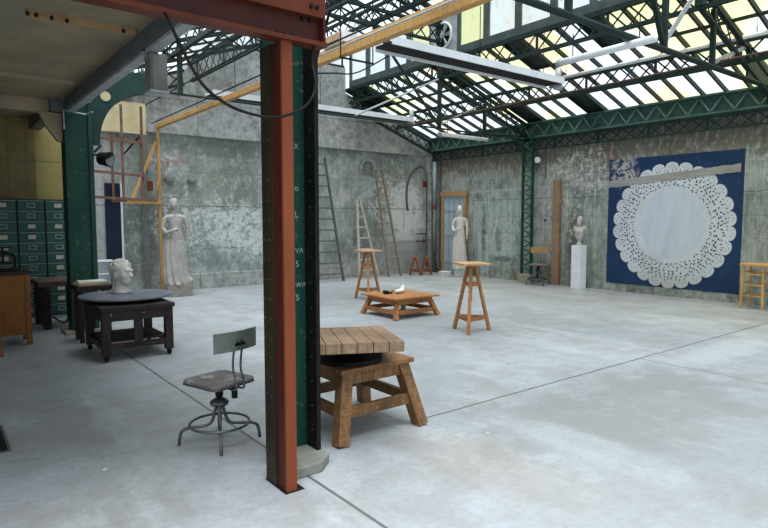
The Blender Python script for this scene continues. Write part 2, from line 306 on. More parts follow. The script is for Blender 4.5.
# ------------------------------------------------------------------ mesh helpers
class MB:
    def __init__(s): s.v = []; s.f = []; s.mi = []
    def add(s, vs, fs, mi=0):
        o = len(s.v); s.v += [tuple(q) for q in vs]; s.f += [tuple(i+o for i in f) for f in fs]; s.mi += [mi]*len(fs); return s
    BF = [(0, 1, 3, 2), (4, 6, 7, 5), (0, 4, 5, 1), (2, 3, 7, 6), (0, 2, 6, 4), (1, 5, 7, 3)]
    def box(s, x0, x1, y0, y1, z0, z1, mi=0):
        return s.add([(x, y, z) for x in (x0, x1) for y in (y0, y1) for z in (z0, z1)], s.BF, mi)
    def cbox(s, c, d, rz=0, mi=0):
        r = Matrix.Rotation(rz, 3, 'Z')
        return s.add([Vector(c)+r@Vector((x*d[0]/2, y*d[1]/2, z*d[2]/2)) for x in (-1, 1) for y in (-1, 1) for z in (-1, 1)], s.BF, mi)
    def bar(s, a, b, w, h=None, side=None, mi=0, w1=None):
        a, b = Vector(a), Vector(b); h = h or w; d = (b-a).normalized()
        sd = Vector(side) if side else (Vector((0, 0, 1)).cross(d) if abs(d.z) < .95 else Vector((1, 0, 0)))
        sd = (sd-d*sd.dot(d)).normalized(); u = d.cross(sd); k1 = (w1 or w)/w
        return s.add([p+sd*(i*w*k/2)+u*(j*h*k/2) for p, k in ((a, 1), (b, k1)) for i in (-1, 1) for j in (-1, 1)], s.BF, mi)
    def tube(s, pts, r, n=8, mi=0, closed=False, radii=None):
        pts = [Vector(p) for p in pts]; N = len(pts); vs = []; prev = None
        for i, p in enumerate(pts):
            if closed: d = pts[(i+1) % N]-pts[i-1]
            else: d = pts[min(i+1, N-1)]-pts[max(i-1, 0)]
            d.normalize()
            a = prev if prev is not None else (Vector((0, 0, 1)) if abs(d.z) < .9 else Vector((1, 0, 0)))
            a = (a-d*a.dot(d)).normalized(); prev = a; b = d.cross(a); rr = radii[i] if radii else r
            vs += [p+a*math.cos(2*PI*k/n)*rr+b*math.sin(2*PI*k/n)*rr for k in range(n)]
        fs = [(i*n+k, i*n+(k+1) % n, ((i+1) % N)*n+(k+1) % n, ((i+1) % N)*n+k) for i in range(N if closed else N-1) for k in range(n)]
        if not closed: fs += [tuple(range(n))[::-1], tuple((N-1)*n+k for k in range(n))]
        return s.add(vs, fs, mi)
    def cyl(s, a, b, r, r2=None, n=16, mi=0): return s.tube([a, b], r, n, mi, radii=[r, r if r2 is None else r2])
    def lathe(s, prof, c=(0, 0, 0), n=32, fn=None, mi=0):
        vs = []; c = Vector(c)
        for i, (r, z) in enumerate(prof):
            for k in range(n):
                a = 2*PI*k/n; q = fn(a, i/(len(prof)-1)) if fn else (1, 0, 0)
                vs.append(c+Vector((r*q[0]*math.cos(a)+q[1], r*q[0]*math.sin(a)+q[2], z)))
        m = len(prof); fs = [(i*n+k, i*n+(k+1) % n, (i+1)*n+(k+1) % n, (i+1)*n+k) for i in range(m-1) for k in range(n)]
        fs += [tuple(range(n))[::-1], tuple((m-1)*n+k for k in range(n))]
        return s.add(vs, fs, mi)
    def prism(s, poly, ax, a, b, mi=0):
        def P(u, w, t): return {'X': (t, u, w), 'Y': (u, t, w), 'Z': (u, w, t)}[ax]
        n = len(poly); vs = [P(u, w, a) for u, w in poly]+[P(u, w, b) for u, w in poly]
        fs = [tuple(range(n)), tuple(range(2*n-1, n-1, -1))]+[(i, i+n, (i+1) % n+n, (i+1) % n) for i in range(n)]
        return s.add(vs, fs, mi)
    def ell(s, c, r, nu=16, nv=10, mi=0, rot=None):
        vs = []; c = Vector(c); R = rot or Matrix.Identity(3)
        for i in range(1, nv):
            t = PI*i/nv
            for k in range(nu):
                a = 2*PI*k/nu; vs.append(c+R@Vector((r[0]*math.sin(t)*math.cos(a), r[1]*math.sin(t)*math.sin(a), r[2]*math.cos(t))))
        top = len(vs); vs += [c+R@Vector((0, 0, r[2])), c-R@Vector((0, 0, r[2]))]
        fs = [(i*nu+k, (i+1)*nu+k, (i+1)*nu+(k+1) % nu, i*nu+(k+1) % nu) for i in range(nv-2) for k in range(nu)]
        fs += [(top, k, (k+1) % nu) for k in range(nu)]+[(top+1, (nv-2)*nu+(k+1) % nu, (nv-2)*nu+k) for k in range(nu)]
        return s.add(vs, fs, mi)
    def build(s, name, mat, parent=None, bevel=0, smooth=False, remesh=0):
        me = bpy.data.meshes.new(name); me.from_pydata(s.v, [], s.f)
        mats = mat if isinstance(mat, (list, tuple)) else [mat]
        for q in mats: me.materials.append(M[q])
        me.polygons.foreach_set('material_index', s.mi)
        o = bpy.data.objects.new(name, me); COL.objects.link(o)
        import bmesh
        bm = bmesh.new(); bm.from_mesh(me); bmesh.ops.recalc_face_normals(bm, faces=bm.faces); bm.to_mesh(me); bm.free()
        if smooth: me.polygons.foreach_set('use_smooth', [True]*len(me.polygons))
        if parent: o.parent = parent
        if bevel:
            m = o.modifiers.new('b', 'BEVEL'); m.width = bevel; m.segments = 2; m.limit_method = 'ANGLE'
        if remesh:
            m = o.modifiers.new('r', 'REMESH'); m.mode = 'VOXEL'; m.voxel_size = remesh; m.use_smooth_shade = True
            m = o.modifiers.new('s', 'SMOOTH'); m.iterations = 2; m.factor = .5
        return o

def tag(o, label, cat, group=None):
    o['label'] = label; o['category'] = cat
    if group: o['group'] = group
    return o
def thing(name, loc, label, cat, group=None, rz=0):
    o = bpy.data.objects.new(name, None); COL.objects.link(o); o.location = loc; o.rotation_euler = (0, 0, rz)
    o.empty_display_size = .1
    return tag(o, label, cat, group)
def struct(o): o['kind'] = 'structure'; return o

# ------------------------------------------------------------------ setting: floor, walls
XR, YB = 12.5, 13.7
struct(MB().box(-3.6, XR+.25, -3.2, YB+.25, -.2, 0).build('floor', 'floor'))
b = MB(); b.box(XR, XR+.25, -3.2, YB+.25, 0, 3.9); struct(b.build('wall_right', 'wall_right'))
struct(MB().box(1.95, XR, YB, YB+.25, 0, 3.57).build('wall_back', 'wall_back'))
prof = [(1.95, 3.57), (XR, 3.57), (XR, 4.0), (9.24, 5.08), (9.24, 5.75), (4.9, 5.75), (4.9, 5.08), (1.95, 4.1)]
struct(MB().prism(prof, 'Y', YB-.12, YB+.25).build('wall_back_gable', 'band'))
struct(MB().box(3.95, 10.2, YB-.07, YB, 0, .36).build('baseboard_back', 'band', bevel=.01))
struct(MB().box(3.84, 3.95, YB-.10, YB, .0, 3.57).build('trim_1', 'conc_dark'))            # dark pilaster strip
struct(MB().box(12.2, 12.5, YB-.16, YB, 0, 3.57).build('trim_2', 'wall_back'))
# plastered arch niche on the back wall
b = MB()
for k in range(12):
    a0, a1 = PI*k/12, PI*(k+1)/12
    b.bar((10.05+.24*math.cos(a0), YB-.03, 3.1+.24*math.sin(a0)), (10.05+.24*math.cos(a1), YB-.03, 3.1+.24*math.sin(a1)), .05, .07)
b.box(9.78, 9.84, YB-.06, YB, 2.9, 3.1); b.box(10.26, 10.32, YB-.06, YB, 2.9, 3.1)
nb = struct(b.build('trim_3', 'band'))
b = MB(); b.prism([(9.84, 2.9), (10.26, 2.9)]+[(10.05+.21*math.cos(PI*k/10), 3.1+.21*math.sin(PI*k/10)) for k in range(11)], 'Y', YB-.012, YB+.02)
b.build('niche_recess', 'conc_dark', nb)
# area under the mezzanine
struct(MB().box(-3.6, 1.93, 11.5, 11.7, 0, 3.35).build('wall_partition', 'yellow'))
struct(MB().box(1.93, 1.97, 11.5, YB, 0, 4.0).build('wall_partition_side', 'band'))
struct(MB().box(-3.75, -3.6, 5.5, 11.7, 0, 3.35).build('wall_left', 'yellow'))
struct(MB().box(-3.6, 1.6, 2.6, 11.5, 3.32, 3.5).build('ceiling', 'ceiling'))
struct(MB().box(1.44, 1.60, 9.33, 11.5, 3.14, 3.5).build('trim_7', 'grey_beam'))
struct(MB().box(-3.6, 1.44, 9.5, 9.7, 3.14, 3.32).build('trim_4', 'ceiling'))
struct(MB().box(-3.6, 1.5, 8.05, 8.13, 3.27, 3.32).build('trim_5', 'ceiling'))

# ------------------------------------------------------------------ glazed roof
def slope(nm, x0, z0, x1, z1, glass, rows, y0=-3.0, y1=YB-.12, pitch=.42, dark=.05, seed=1, bw=.036, bd=.085):
    rnd = random.Random(seed)
    g = MB(); bars = MB(); n = int(round((y1-y0)/pitch)); st = (y1-y0)/n
    for i in range(n):
        for r in range(rows):
            a, c = r/rows, (r+1)/rows
            A = (x0+(x1-x0)*a, z0+(z1-z0)*a); C = (x0+(x1-x0)*c, z0+(z1-z0)*c); ya, yb = y0+i*st, y0+(i+1)*st
            q = 1 if rnd.random() < dark else 0
            g.add([(A[0], ya, A[1]), (A[0], yb, A[1]), (C[0], yb, C[1]), (C[0], ya, C[1])], [(0, 1, 2, 3)], q)
    for i in range(n+1): bars.bar((x0, y0+i*st, z0-bd*.55), (x1, y0+i*st, z1-bd*.55), bw, bd, side=(0, 1, 0))
    for r in range(rows+1):
        a = r/rows; bars.bar((x0+(x1-x0)*a, y0, z0+(z1-z0)*a-.03), (x0+(x1-x0)*a, y1, z0+(z1-z0)*a-.03), .05, .05)
    o = struct(g.build(nm, [glass, 'dark_glass'])); bars.build('glazing_bars', 'green_truss', o)
slope('window_1', XR-.02, 4.12, 9.26, 5.2, 'roof_glass', 3, dark=.07, seed=3)
slope('window_2', 1.75, 4.12, 4.88, 5.2, 'lantern_glass', 2, dark=.0, seed=5, pitch=.8, bw=.03, bd=.04)
slope('window_3', 9.30, 6.28, 7.07, 6.82, 'lantern_glass', 2, seed=8, dark=.03, pitch=.6, bw=.03, bd=.045)
slope('window_4', 4.84, 6.28, 7.07, 6.82, 'lantern_glass', 2, seed=9, dark=.03, pitch=.6, bw=.03, bd=.045)
g = MB(); g.prism([(4.9, 5.78), (9.24, 5.78), (9.24, 6.2), (7.07, 6.74), (4.9, 6.2)], 'Y', YB-.02, YB-.01)
o = struct(g.build('window_5', 'lantern_glass')); m = MB()
for k in range(9):
    x = 4.95+k*.53; m.box(x-.02, x+.02, YB-.06, YB-.02, 5.75, 6.74-.25*abs(x-7.07))
m.box(4.9, 9.24, YB-.08, YB-.02, 5.74, 5.82); m.build('glazing_bars', 'green_truss', o)
# clerestory windows, one object each
wn = 6
def clerestory(x, wx):
    global wn
    y = -3.0
    while y < YB-.3:
        y2 = min(y+.82, YB-.12)
        fan = (wx > 0 and y <= 9.55 <= y2)
        if fan: FY[:] = [y, y2]
        f = MB()
        f.box(x-.03, x+.03, y, y+.07, 5.36, 6.10); f.box(x-.03, x+.03, y2-.07, y2, 5.36, 6.10)
        f.box(x-.035, x+.03, y, y2, 5.2, 5.36); f.box(x-.03, x+.03, y, y2, 6.10, 6.22)
        if not fan:
            o = struct(f.build('window_%d' % wn, 'grey_green'))
            MB().add([(x, y+.05, 5.28), (x, y2-.05, 5.28), (x, y2-.05, 6.15), (x, y+.05, 6.15)], [(0, 1, 2, 3)]).build('pane', 'yellow_glass' if (wx > 0 and 8.2 < y < 9.55) or (wx > 0 and 9.6 < y < 10.7) else 'clere_glass', o)
            wn += 1
        y = y2
FY = [9.1, 9.9]
clerestory(9.27, 1); clerestory(4.87, -1)
# fan in its panel
FYC = (FY[0]+FY[1])/2
t = thing('exhaust_fan', (9.2, FYC, 5.68), 'round exhaust fan with pale rim set in a grey panel of the upper window row', 'fan')
w2 = (FY[1]-FY[0])/2
MB().box(.02, .08, -w2, w2, -.48, .53).build('panel', 'pale_steel', t)
MB().tube([(0, .27*math.cos(2*PI*k/28), .27*math.sin(2*PI*k/28)) for k in range(28)], .025, 8, closed=True).build('rim', 'white', t, smooth=True)
MB().cyl((0.015, 0, 0), (.03, 0, 0), .26, n=28).build('housing', 'iron_black', t)
MB().cyl((-.04, 0, 0), (.02, 0, 0), .06).build('hub', 'pale_steel', t)
for k in range(6):
    a = 2*PI*k/6
    MB().bar((-.01, .05*math.cos(a), .05*math.sin(a)), (-.01, .24*math.cos(a), .24*math.sin(a)), .04, .012, side=(.5, -math.sin(a), math.cos(a)), w1=.10).build('blade', 'pale_steel', t)

# ------------------------------------------------------------------ steelwork
def girder(a, b, depth, bay, label, mat='green_truss', chord=.07, lace=.03, zig=False, group='lattice girders of the glass roof', kinds='lattice_girder'):
    a, b = Vector(a), Vector(b); L = (b-a).length; d = (b-a)/L; n = max(2, int(round(L/bay)))
    side = Vector((0, 0, 1)).cross(d).normalized()
    t = thing(kinds, a, label, 'girder', group)
    o = Vector((0, 0, 0)); e = b-a; dn = Vector((0, 0, -depth))
    MB().bar(o, e, chord, chord*.9, side=side).build('top_chord', mat, t)
    MB().bar(o+dn, e+dn, chord, chord*.9, side=side).build('bottom_chord', mat, t)
    m = MB()
    for i in range(n):
        p, q = e*(i/n), e*((i+1)/n)
        if zig:
            h = (p+q)/2; m.bar(p+dn, h, lace, .008, side=side); m.bar(h, q+dn, lace, .008, side=side)
        else:
            m.bar(p, q+dn, .008, lace, side=side); m.bar(p+dn, q, .008, lace, side=side)
        if i % 4 == 0: m.bar(p, p+dn, .02, .05, side=side)
    m.build('lacing', mat, t)
    return t
Y0, Y1 = -3.0, YB-.13
girder((9.24, Y0, 5.14), (9.24, Y1-.2, 5.14), .36, .36, 'dark green lattice girder under the clerestory windows with the fan')
girder((10.87, Y0, 4.60), (10.87, Y1-.2, 4.60), .34, .36, 'dark green lattice purlin halfway up the tinted glass slope right of the fan windows')
girder((4.9, Y0, 5.14), (4.9, Y1-.2, 5.14), .38, .36, 'dark green lattice girder high up between the hanging grey box and red column')
girder((3.3, Y0, 4.60), (3.3, Y1-.2, 4.60), .30, .36, 'dark green lattice purlin under the left glass slope nearest the mezzanine edge')
girder((7.07, Y0, 6.68), (7.07, Y1, 6.68), .40, .4, 'dark green lattice ridge girder at the very top of the roof')
girder((8.2, Y0, 6.40), (8.2, Y1, 6.40), .30, .36, 'dark green lattice purlin of the raised roof, on the fan side of the ridge')
girder((5.9, Y0, 6.40), (5.9, Y1, 6.40), .30, .36, 'dark green lattice purlin of the raised roof, on the mezzanine side of the ridge')
# green eaves beam on the right wall with lacing on its face, dark lattice below it
t = thing('eaves_beam', (12.38, Y0, 3.72), 'weathered green steel beam with zigzag lacing running along the top of the right wall', 'beam')
LY = YB-Y0
MB().box(0, .04, 0, LY, 0, .36).build('web', 'green_beam', t)
MB().box(-.13, .1, 0, LY, .34, .38).build('top_flange', 'green_beam', t)
MB().box(-.13, .1, 0, LY, -.02, .02).build('bottom_flange', 'green_beam', t)
m = MB(); n = 38
for i in range(n):
    p = LY*i/n; q = LY*(i+1)/n; h = (p+q)/2
    m.bar((-.06, p, .03), (-.06, h, .33), .015, .035, side=(1, 0, 0)); m.bar((-.06, h, .33), (-.06, q, .03), .015, .035, side=(1, 0, 0))
m.build('zigzag_lacing', 'green_lace', t)
girder((12.40, Y0, 3.66), (12.40, Y1, 3.66), .24, .30, 'thin dark cross-braced lattice hanging just below the weathered green eaves beam', mat='green_dark', chord=.03, lace=.025)

def truss(y, tie_z, tie_r, which, verts):
    g = 'roof trusses spanning the hall'
    t = thing('roof_truss', (0, y, 0), which, 'truss', g)
    def part(nm, fn, mt='green_truss'):
        m = MB(); fn(m); return m.build(nm, mt, t)
    def rafter(m, x0, z0, x1, z1, d=.30):
        n = 8; m.bar((x0, 0, z0), (x1, 0, z1), .08, .06, side=(0, 1, 0)); m.bar((x0, 0, z0-d), (x1, 0, z1-d), .08, .05, side=(0, 1, 0))
        for i in range(n):
            a, c = i/n, (i+1)/n; f = lambda u, dz: (x0+(x1-x0)*u, 0, z0+(z1-z0)*u-dz)
            m.bar(f(a, 0), f(c, d), .01, .03, side=(0, 1, 0)); m.bar(f(a, d), f(c, 0), .01, .03, side=(0, 1, 0))
    part('right_rafter', lambda m: rafter(m, 12.35, 4.0, 9.24, 5.06))
    part('left_rafter', lambda m: rafter(m, 1.8, 4.0, 4.9, 5.06))
    part('lantern_rafter', lambda m: rafter(m, 9.2, 6.2, 7.07, 6.7, .26))
    part('lantern_rafter', lambda m: rafter(m, 4.94, 6.2, 7.07, 6.7, .26))
    part('lantern_post', lambda m: m.box(9.16, 9.26, -.05, .05, 4.8, 6.25))
    part('lantern_post', lambda m: m.box(4.88, 4.98, -.05, .05, 4.8, 6.25))
    def coll(m):
        x0, x1, z = 4.98, 9.16, 5.9; m.bar((x0, 0, z), (x1, 0, z), .07, .06, side=(0, 1, 0)); m.bar((x0, 0, z-.34), (x1, 0, z-.34), .07, .05, side=(0, 1, 0))
        for i in range(12):
            p, q = x0+(x1-x0)*i/12, x0+(x1-x0)*(i+1)/12
            m.bar((p, 0, z), (q, 0, z-.34), .01, .03, side=(0, 1, 0)); m.bar((p, 0, z-.34), (q, 0, z), .01, .03, side=(0, 1, 0))
    part('lattice_collar', coll)
    part('tie_rod', lambda m: m.tube([(1.9, 0, tie_z), (12.35, 0, tie_z-.02)], tie_r, 8))
    for x, zt in verts:
        part('strut', lambda m: m.box(x-.035, x+.035, -.035, .035, tie_z, zt), 'green_truss')
    return part
p1 = truss(4.2, 4.0, .045, 'nearest roof truss, its thick dark tie bar slanting across the top right corner',
           [(8.18, 5.9), (9.66, 4.85), (5.96, 5.9), (4.5, 4.85)])
p1('brace', lambda m: m.bar((8.2, 0, 4.1), (9.2, 0, 5.1), .015, .075, side=(0, 1, 0)), 'pale_steel')
p1('brace', lambda m: m.bar((9.68, 0, 4.05), (10.9, 0, 4.5), .015, .07, side=(0, 1, 0)), 'pale_steel')
p1('brace', lambda m: m.bar((8.15, 0, 4.05), (7.3, 0, 5.6), .06, .06, side=(0, 1, 0)))
p1('gusset', lambda m: m.prism([(10.95, 3.95), (11.6, 3.95), (12.3, 3.7), (12.3, 4.2), (11.0, 4.55)], 'Y', -.02, .02), 'green_dark')
p2 = truss(9.8, 3.69, .02, 'far roof truss with thin tie rod ending at the lattice column on the right wall',
           [(9.2, 4.8), (10.68, 4.5), (4.95, 4.8), (3.4, 4.5)])
p2('brace', lambda m: m.tube([(9.2, 0, 3.75), (10.65, 0, 4.4)], .015), 'pale_steel')
p2('brace', lambda m: m.tube([(9.16, 0, 4.75), (6.9, 0, 3.72)], .02), 'pale_steel')
p2('brace', lambda m: m.tube([(9.2, 0, 3.72), (7.3, 0, 5.6)], .03))
p2('curved_brace', lambda m: m.tube([(9.2+.45*(1-math.cos(PI/2*k/6)), 0, 4.35+.42*math.sin(PI/2*k/6)) for k in range(7)], .025))
p2('brace', lambda m: m.tube([(10.68, 0, 3.70), (12.3, 0, 3.74)], .02))
p2('knee_bracket', lambda m: m.tube([(12.25-.55*(1-math.cos(PI/2*k/8)), 0, 3.05+.6*math.sin(PI/2*k/8)) for k in range(9)], .03), 'green_col')
# vertical gable lattice next to the back wall
girder((1.95, YB-.25, 4.02), (4.75, YB-.25, 4.98), .30, .35, 'dark green lattice rafter along the back gable, left of the tall foreground column')
girder((12.25, YB-.25, 3.98), (9.4, YB-.25, 4.98), .30, .35, 'dark green lattice rafter along the back gable, above the far corner')

# lattice column on the right wall
t = thing('lattice_column', (12.33, 9.76, 0), 'slim green lattice column with zigzag bars standing against the right wall', 'column')
MB().box(-.14, .16, -.22, .22, 0, .22).build('base_block', 'block', t, bevel=.01)
for s in (-1, 1): MB().box(-.07, -.01, s*.15-.025, s*.15+.025, .22, 3.72).build('upright', 'green_col', t)
m = MB(); n = 14
for i in range(n):
    z0, z1 = .3+3.35*i/n, .3+3.35*(i+1)/n; h = (z0+z1)/2
    m.bar((-.06, -.14, z0), (-.06, .14, h), .012, .04, side=(1, 0, 0)); m.bar((-.06, .14, h), (-.06, -.14, z1), .012, .04, side=(1, 0, 0))
m.build('zigzag_bars', 'green_beam', t)

# far green column by the mezzanine
t = thing('steel_column', (1.70, 9.42, 0), 'scuffed dark green riveted column left of the round slab table', 'column')
MB().box(-.07, .26, -.06, .2, 0, 3.3).build('shaft', 'green_col', t)
MB().box(-.10, -.04, -.10, .22, 0, 3.3).build('left_flange', 'green_col', t)
MB().box(.20, .26, -.10, .22, 0, 3.3).build('right_flange', 'green_dark', t)
MB().box(-.2, .32, -.16, .26, 0, .05).build('base_plate', 'block', t)
m = MB()
for i in range(26):
    m.ell((-.07, -.10, .15+.12*i), (.014, .01, .014), 8, 6)
m.build('rivets', 'green_col', t)
m = MB(); arc = [(.95-.66*math.cos(PI/2*k/12), 2.72+.85*math.sin(PI/2*k/12)) for k in range(13)]
arc = [(.29, 2.72)]+[(.38+.72*(1-math.cos(PI/2*k/12)), 2.78+.78*math.sin(PI/2*k/12)) for k in range(13)]
poly = [(.29, 3.85)]+[(.29, 2.72), (.38, 2.72)]+arc[2:]+[(1.1, 3.85)]
m.prism(poly, 'Y', .02, .05); m.build('curved_bracket', 'green_dark', t)
MB().cyl((.47, .0, 3.44), (.47, .025, 3.44), .07, n=20).build('bracket_hole_disc', 'tarp', t)  # canvas-coloured disc added in place of the round hole through the bracket
MB().tube([(.29+x, -.0, z) for x, z in [(0, 2.62), (.09, 2.72)]], .02).build('bracket_foot', 'green_dark', t)
MB().prism([(-.40, 3.13), (-.11, 3.13), (-.11, 2.74), (-.17, 2.74), (-.32, 2.95)], 'Y', 0, .1).build('side_corbel', 'ceiling', t)
MB().tube([(-.11, -.12, 2.9), (-.11, -.12, 3.16), (.18, -.12, 3.13), (.20, -.4, 3.13)], .012).build('pale_conduit', 'pale_steel', t)
# spot lamp on that column
t = thing('spot_lamp', (2.04, 9.28, 2.52), 'small black spotlight clamped to the right side of the far green column', 'lamp')
MB().cyl((0, 0, 0), (.10, -.13, -.02), .09, .11, n=18).build('lamp_body', 'iron_black', t)
MB().cyl((.10, -.131, -.02), (.102, -.134, -.02), .095, n=18).build('lens', 'lead_pipe', t)
MB().bar((-.09, .05, .05), (.02, 0, .05), .025, .025).build('bracket', 'iron_black', t)

# mezzanine edge beam
t = thing('edge_beam', (1.65, 3.36, 3.14), 'grey steel edge beam of the brown ceiling, running from the red beam to the far green column', 'beam')
MB().box(-.05, .05, 0, 5.95, .03, .42).build('web', 'grey_beam', t)
MB().box(-.02, .075, 0, 5.95, 0, .03).build('lower_flange', 'pale_steel', t)
MB().box(-.10, .10, 0, 5.95, .42, .45).build('upper_flange', 'green_dark', t)
girder((1.75, 3.4, 4.08), (1.75, Y1, 4.08), .34, .36, 'dark green lattice eaves girder above the grey mezzanine edge beam')

# foreground column
cx, cy = 1.65, 3.07
t = thing('steel_column', (cx, cy, 0), 'tall foreground column, orange red edge on one side and dark green on the other', 'column')
MB().box(0, .068, 0, .02, 0, 2.67).build('front_edge_plate', 'orange', t)
MB().box(0, .02, .02, .12, 0, 2.67).build('side_plate', 'red_dark', t)
MB().box(-.012, .02, .12, .25, 0, 2.67).build('rear_plate', 'olive', t)
MB().box(.02, .068, .02, .25, 0, 2.67).build('core_plate', 'red_dark', t)
MB().box(.095, .40, .44, .47, .07, 3.1).build('web', 'green_col', t)
MB().box(.395, .425, .30, .62, .07, 3.1).build('rear_flange', 'iron_black', t)
m = MB()
for i in range(22):
    for yy in (.16, .22): m.ell((-.014, yy, .08+.12*i), (.008, .011, .011), 8, 6)
m.build('side_rivets', 'olive', t)
m = MB()
for i in range(14): m.ell((.393, .36, .2+.17*i), (.006, .008, .008), 8, 6); m.ell((.385, .438, .28+.17*i), (.007, .007, .007), 8, 6)
m.build('flange_rivets', 'green_col', t)
m = MB()
m.prism([(.08, .12), (.32, .12), (.44, .22), (.44, .62), (.20, .62), (.09, .26)], 'Z', 0, .07); m.build('footing', 'conc_dark', t, bevel=.008)
m = MB(); m.add([(-.02, -.02, .003), (.11, -.02, .003), (.11, .20, .003), (-.02, .26, .003)], [(0, 1, 2, 3)]); m.build('floor_dark_patch', 'iron_black', t)  # flat dark patch on the floor around the column foot
def text(s, x, z, size, parent):
    c = bpy.data.curves.new('chalk_mark', 'FONT'); c.body = s; c.size = size; c.extrude = .0005; c.materials.append(M['chalk'])
    o = bpy.data.objects.new('chalk_mark', c); COL.objects.link(o); o.parent = parent
    o.location = (x, .4385, z); o.rotation_euler = (PI/2, 0, 0); return o
text('5', .318, 1.095, .06, t); text('WA', .318, 1.185, .05, t); text('5', .318, 1.325, .06, t); text('VA', .318, 1.42, .05, t)
text('L', .318, 1.66, .06, t); text('o', .318, 1.84, .06, t); text('X', .318, 2.12, .05, t)

# red beam above it
t = thing('steel_beam', (1.94, cy, 2.67), 'red oxide steel beam crossing the top, resting on the foreground column', 'beam')
bx = -4.6
MB().box(bx, 0, -.03, .07, 0, .025).build('lower_flange', 'red', t)
MB().box(bx, 0, .04, .07, .025, .42).build('web', 'red_dark', t)
MB().box(bx, 0, -.01, .04, .17, .42).build('upper_channel', 'red', t)
MB().box(bx, 0, -.03, .17, .42, .46).build('upper_flange', 'red', t)
MB().box(-.015, .0, -.012, .04, .025, .17).build('end_plate', 'red_dark', t)
m = MB()
for x, z in [(-.06, .33), (-.06, .22), (-.10, .22), (-.08, .155), (-.13, .155)]: m.cyl((x, -.008 if z > .17 else .042, z), (x, -.028 if z > .17 else .02, z), .013, n=6)
for x in (-.31, -.27, -.22): m.cyl((x, .01, .025), (x, .01, .045), .012, n=6)
m.build('bolts', 'iron_black', t)

# hanging grey box with cable
t = thing('junction_box', (1.72, 5.6, 2.80), 'grey metal box hung under the mezzanine edge beam, top left', 'box')
MB().box(-.07, .08, -.09, .09, 0, .33).build('casing', 'box_grey', t, bevel=.006)
MB().box(-.055, .065, -.10, -.09, .015, .315).build('cover', 'box_grey', t)
MB().box(-.08, .09, -.1, .1, -.01, .008).build('base_rim', 'pale_steel', t)
MB().tube([(-.02, 0, .33), (-.10, 0, .37), (-.10, 0, .52)], .015).build('hanger', 'iron_black', t)
m = MB()
pts = [(.985, 3.04, 2.668), (.99, 2.99, 2.62), (1.04, 2.96, 2.49), (1.14, 2.96, 2.33), (1.27, 2.96, 2.245), (1.41, 2.96, 2.21), (1.56, 2.96, 2.21), (1.71, 2.96, 2.27), (1.79, 2.97, 2.35), (1.83, 3.0, 2.45), (1.84, 3.05, 2.56), (1.86, 3.07, 2.668)]
def smoothpath(P, k=6):
    P = [Vector(p) for p in P]; out = []
    for i in range(len(P)-1):
        a = P[max(i-1, 0)]; b_ = P[i]; c = P[i+1]; d = P[min(i+2, len(P)-1)]
        for j in range(k):
            u = j/k; out.append(.5*((2*b_)+(c-a)*u+(2*a-5*b_+4*c-d)*u*u+(3*b_-a-3*c+d)*u**3))
    return out+[P[-1]]
m.tube(smoothpath(pts), .008, 8); tag(m.build('cable', 'iron_black', smooth=True), 'black electric cable looping in front of the foreground column below the red beam', 'cable')
pts = [(2.13, 3.3, 3.0), (2.5, 4.2, 2.75), (3.3, 5.6, 3.2), (4.3, 6.6, 3.55), (5.0, 7.0, 3.75), (5.5, 6.6, 4.1)]
tag(MB().tube(smoothpath(pts), .010, 6).build('cable', 'iron_black', smooth=True), 'thin dark cable sagging behind the red beam end toward the white light trough', 'cable')
# ceiling batten
t = thing('ceiling_rail', (.72, 5.6, 3.28), 'brown wooden rail screwed under the stained ceiling, top left', 'rail')
MB().box(0, .83, -.025, .025, 0, .04).build('rail', 'tan', t)
for x in (.0, .06, .17, .28, .72): MB().ell((x, -.06, -.0), (.016, .016, .02), 8, 6).build('hook', 'iron_black', t)

# ------------------------------------------------------------------ timbers
tg = 'long yellow timbers under the roof'
tag(MB().box(4.12, 4.21, 2.2, 13.5, 3.65, 3.74).build('timber_beam', 'timber', bevel=.006), 'long yellow timber with a wooden post at its far end, lower of the two under the roof', 'beam', tg)
tag(MB().box(4.40, 4.48, 2.2, 7.6, 3.86, 3.94).build('timber_beam', 'timber', bevel=.006), 'shorter yellow timber just above and behind the long one', 'beam', tg)
tag(MB().tube([(4.30, 2.2, 3.84), (4.30, 7.5, 3.84)], .018, 10).build('conduit', 'pale_steel', smooth=True), 'pale metal tube lying between the two yellow timbers', 'pipe')
for y in (3.3, 6.1):
    t = thing('timber_hanger', (4.3, y, 3.61), 'thin steel hanger holding the two yellow timbers', 'hanger', 'hangers of the yellow timbers')
    MB().bar((-.23, 0, 0), (.28, 0, 0), .02, .02).build('crossbar', 'iron_black', t)
    MB().tube([(-.22, 0, 0), (-.22, 0, .9)], .008).build('rod', 'iron_black', t); MB().tube([(.27, 0, 0), (.27, 0, .9)], .008).build('rod', 'iron_black', t)
t = thing('wooden_post', (4.16, 13.48, 0), 'thin yellow wooden post with a slanting brace, left of the grey draped statue', 'post')
MB().box(-.04, .02, -.025, .02, 0, 3.645).build('upright', 'timber', t)
MB().bar((-.05, 0, 3.35), (-.62, -.1, 2.05), .08, .04).build('brace', 'timber', t)
MB().box(-.75, .0, -.06, -.02, 1.98, 2.06).build('crosspiece', 'timber', t)
MB().ell((-.06, -.05, 2.35), (.04, .03, .12)).build('rope_knot', 'tan', t)
t = thing('cardboard_box', (4.44, 6.75, 3.94), 'pale box lying on the timbers just right of the red beam end', 'box')
MB().box(-.1, .16, -.3, .2, 0, .13).build('carton', 'white', t); MB().box(-.14, -.1, -.28, .15, .02, .10).build('flap', 'card', t)

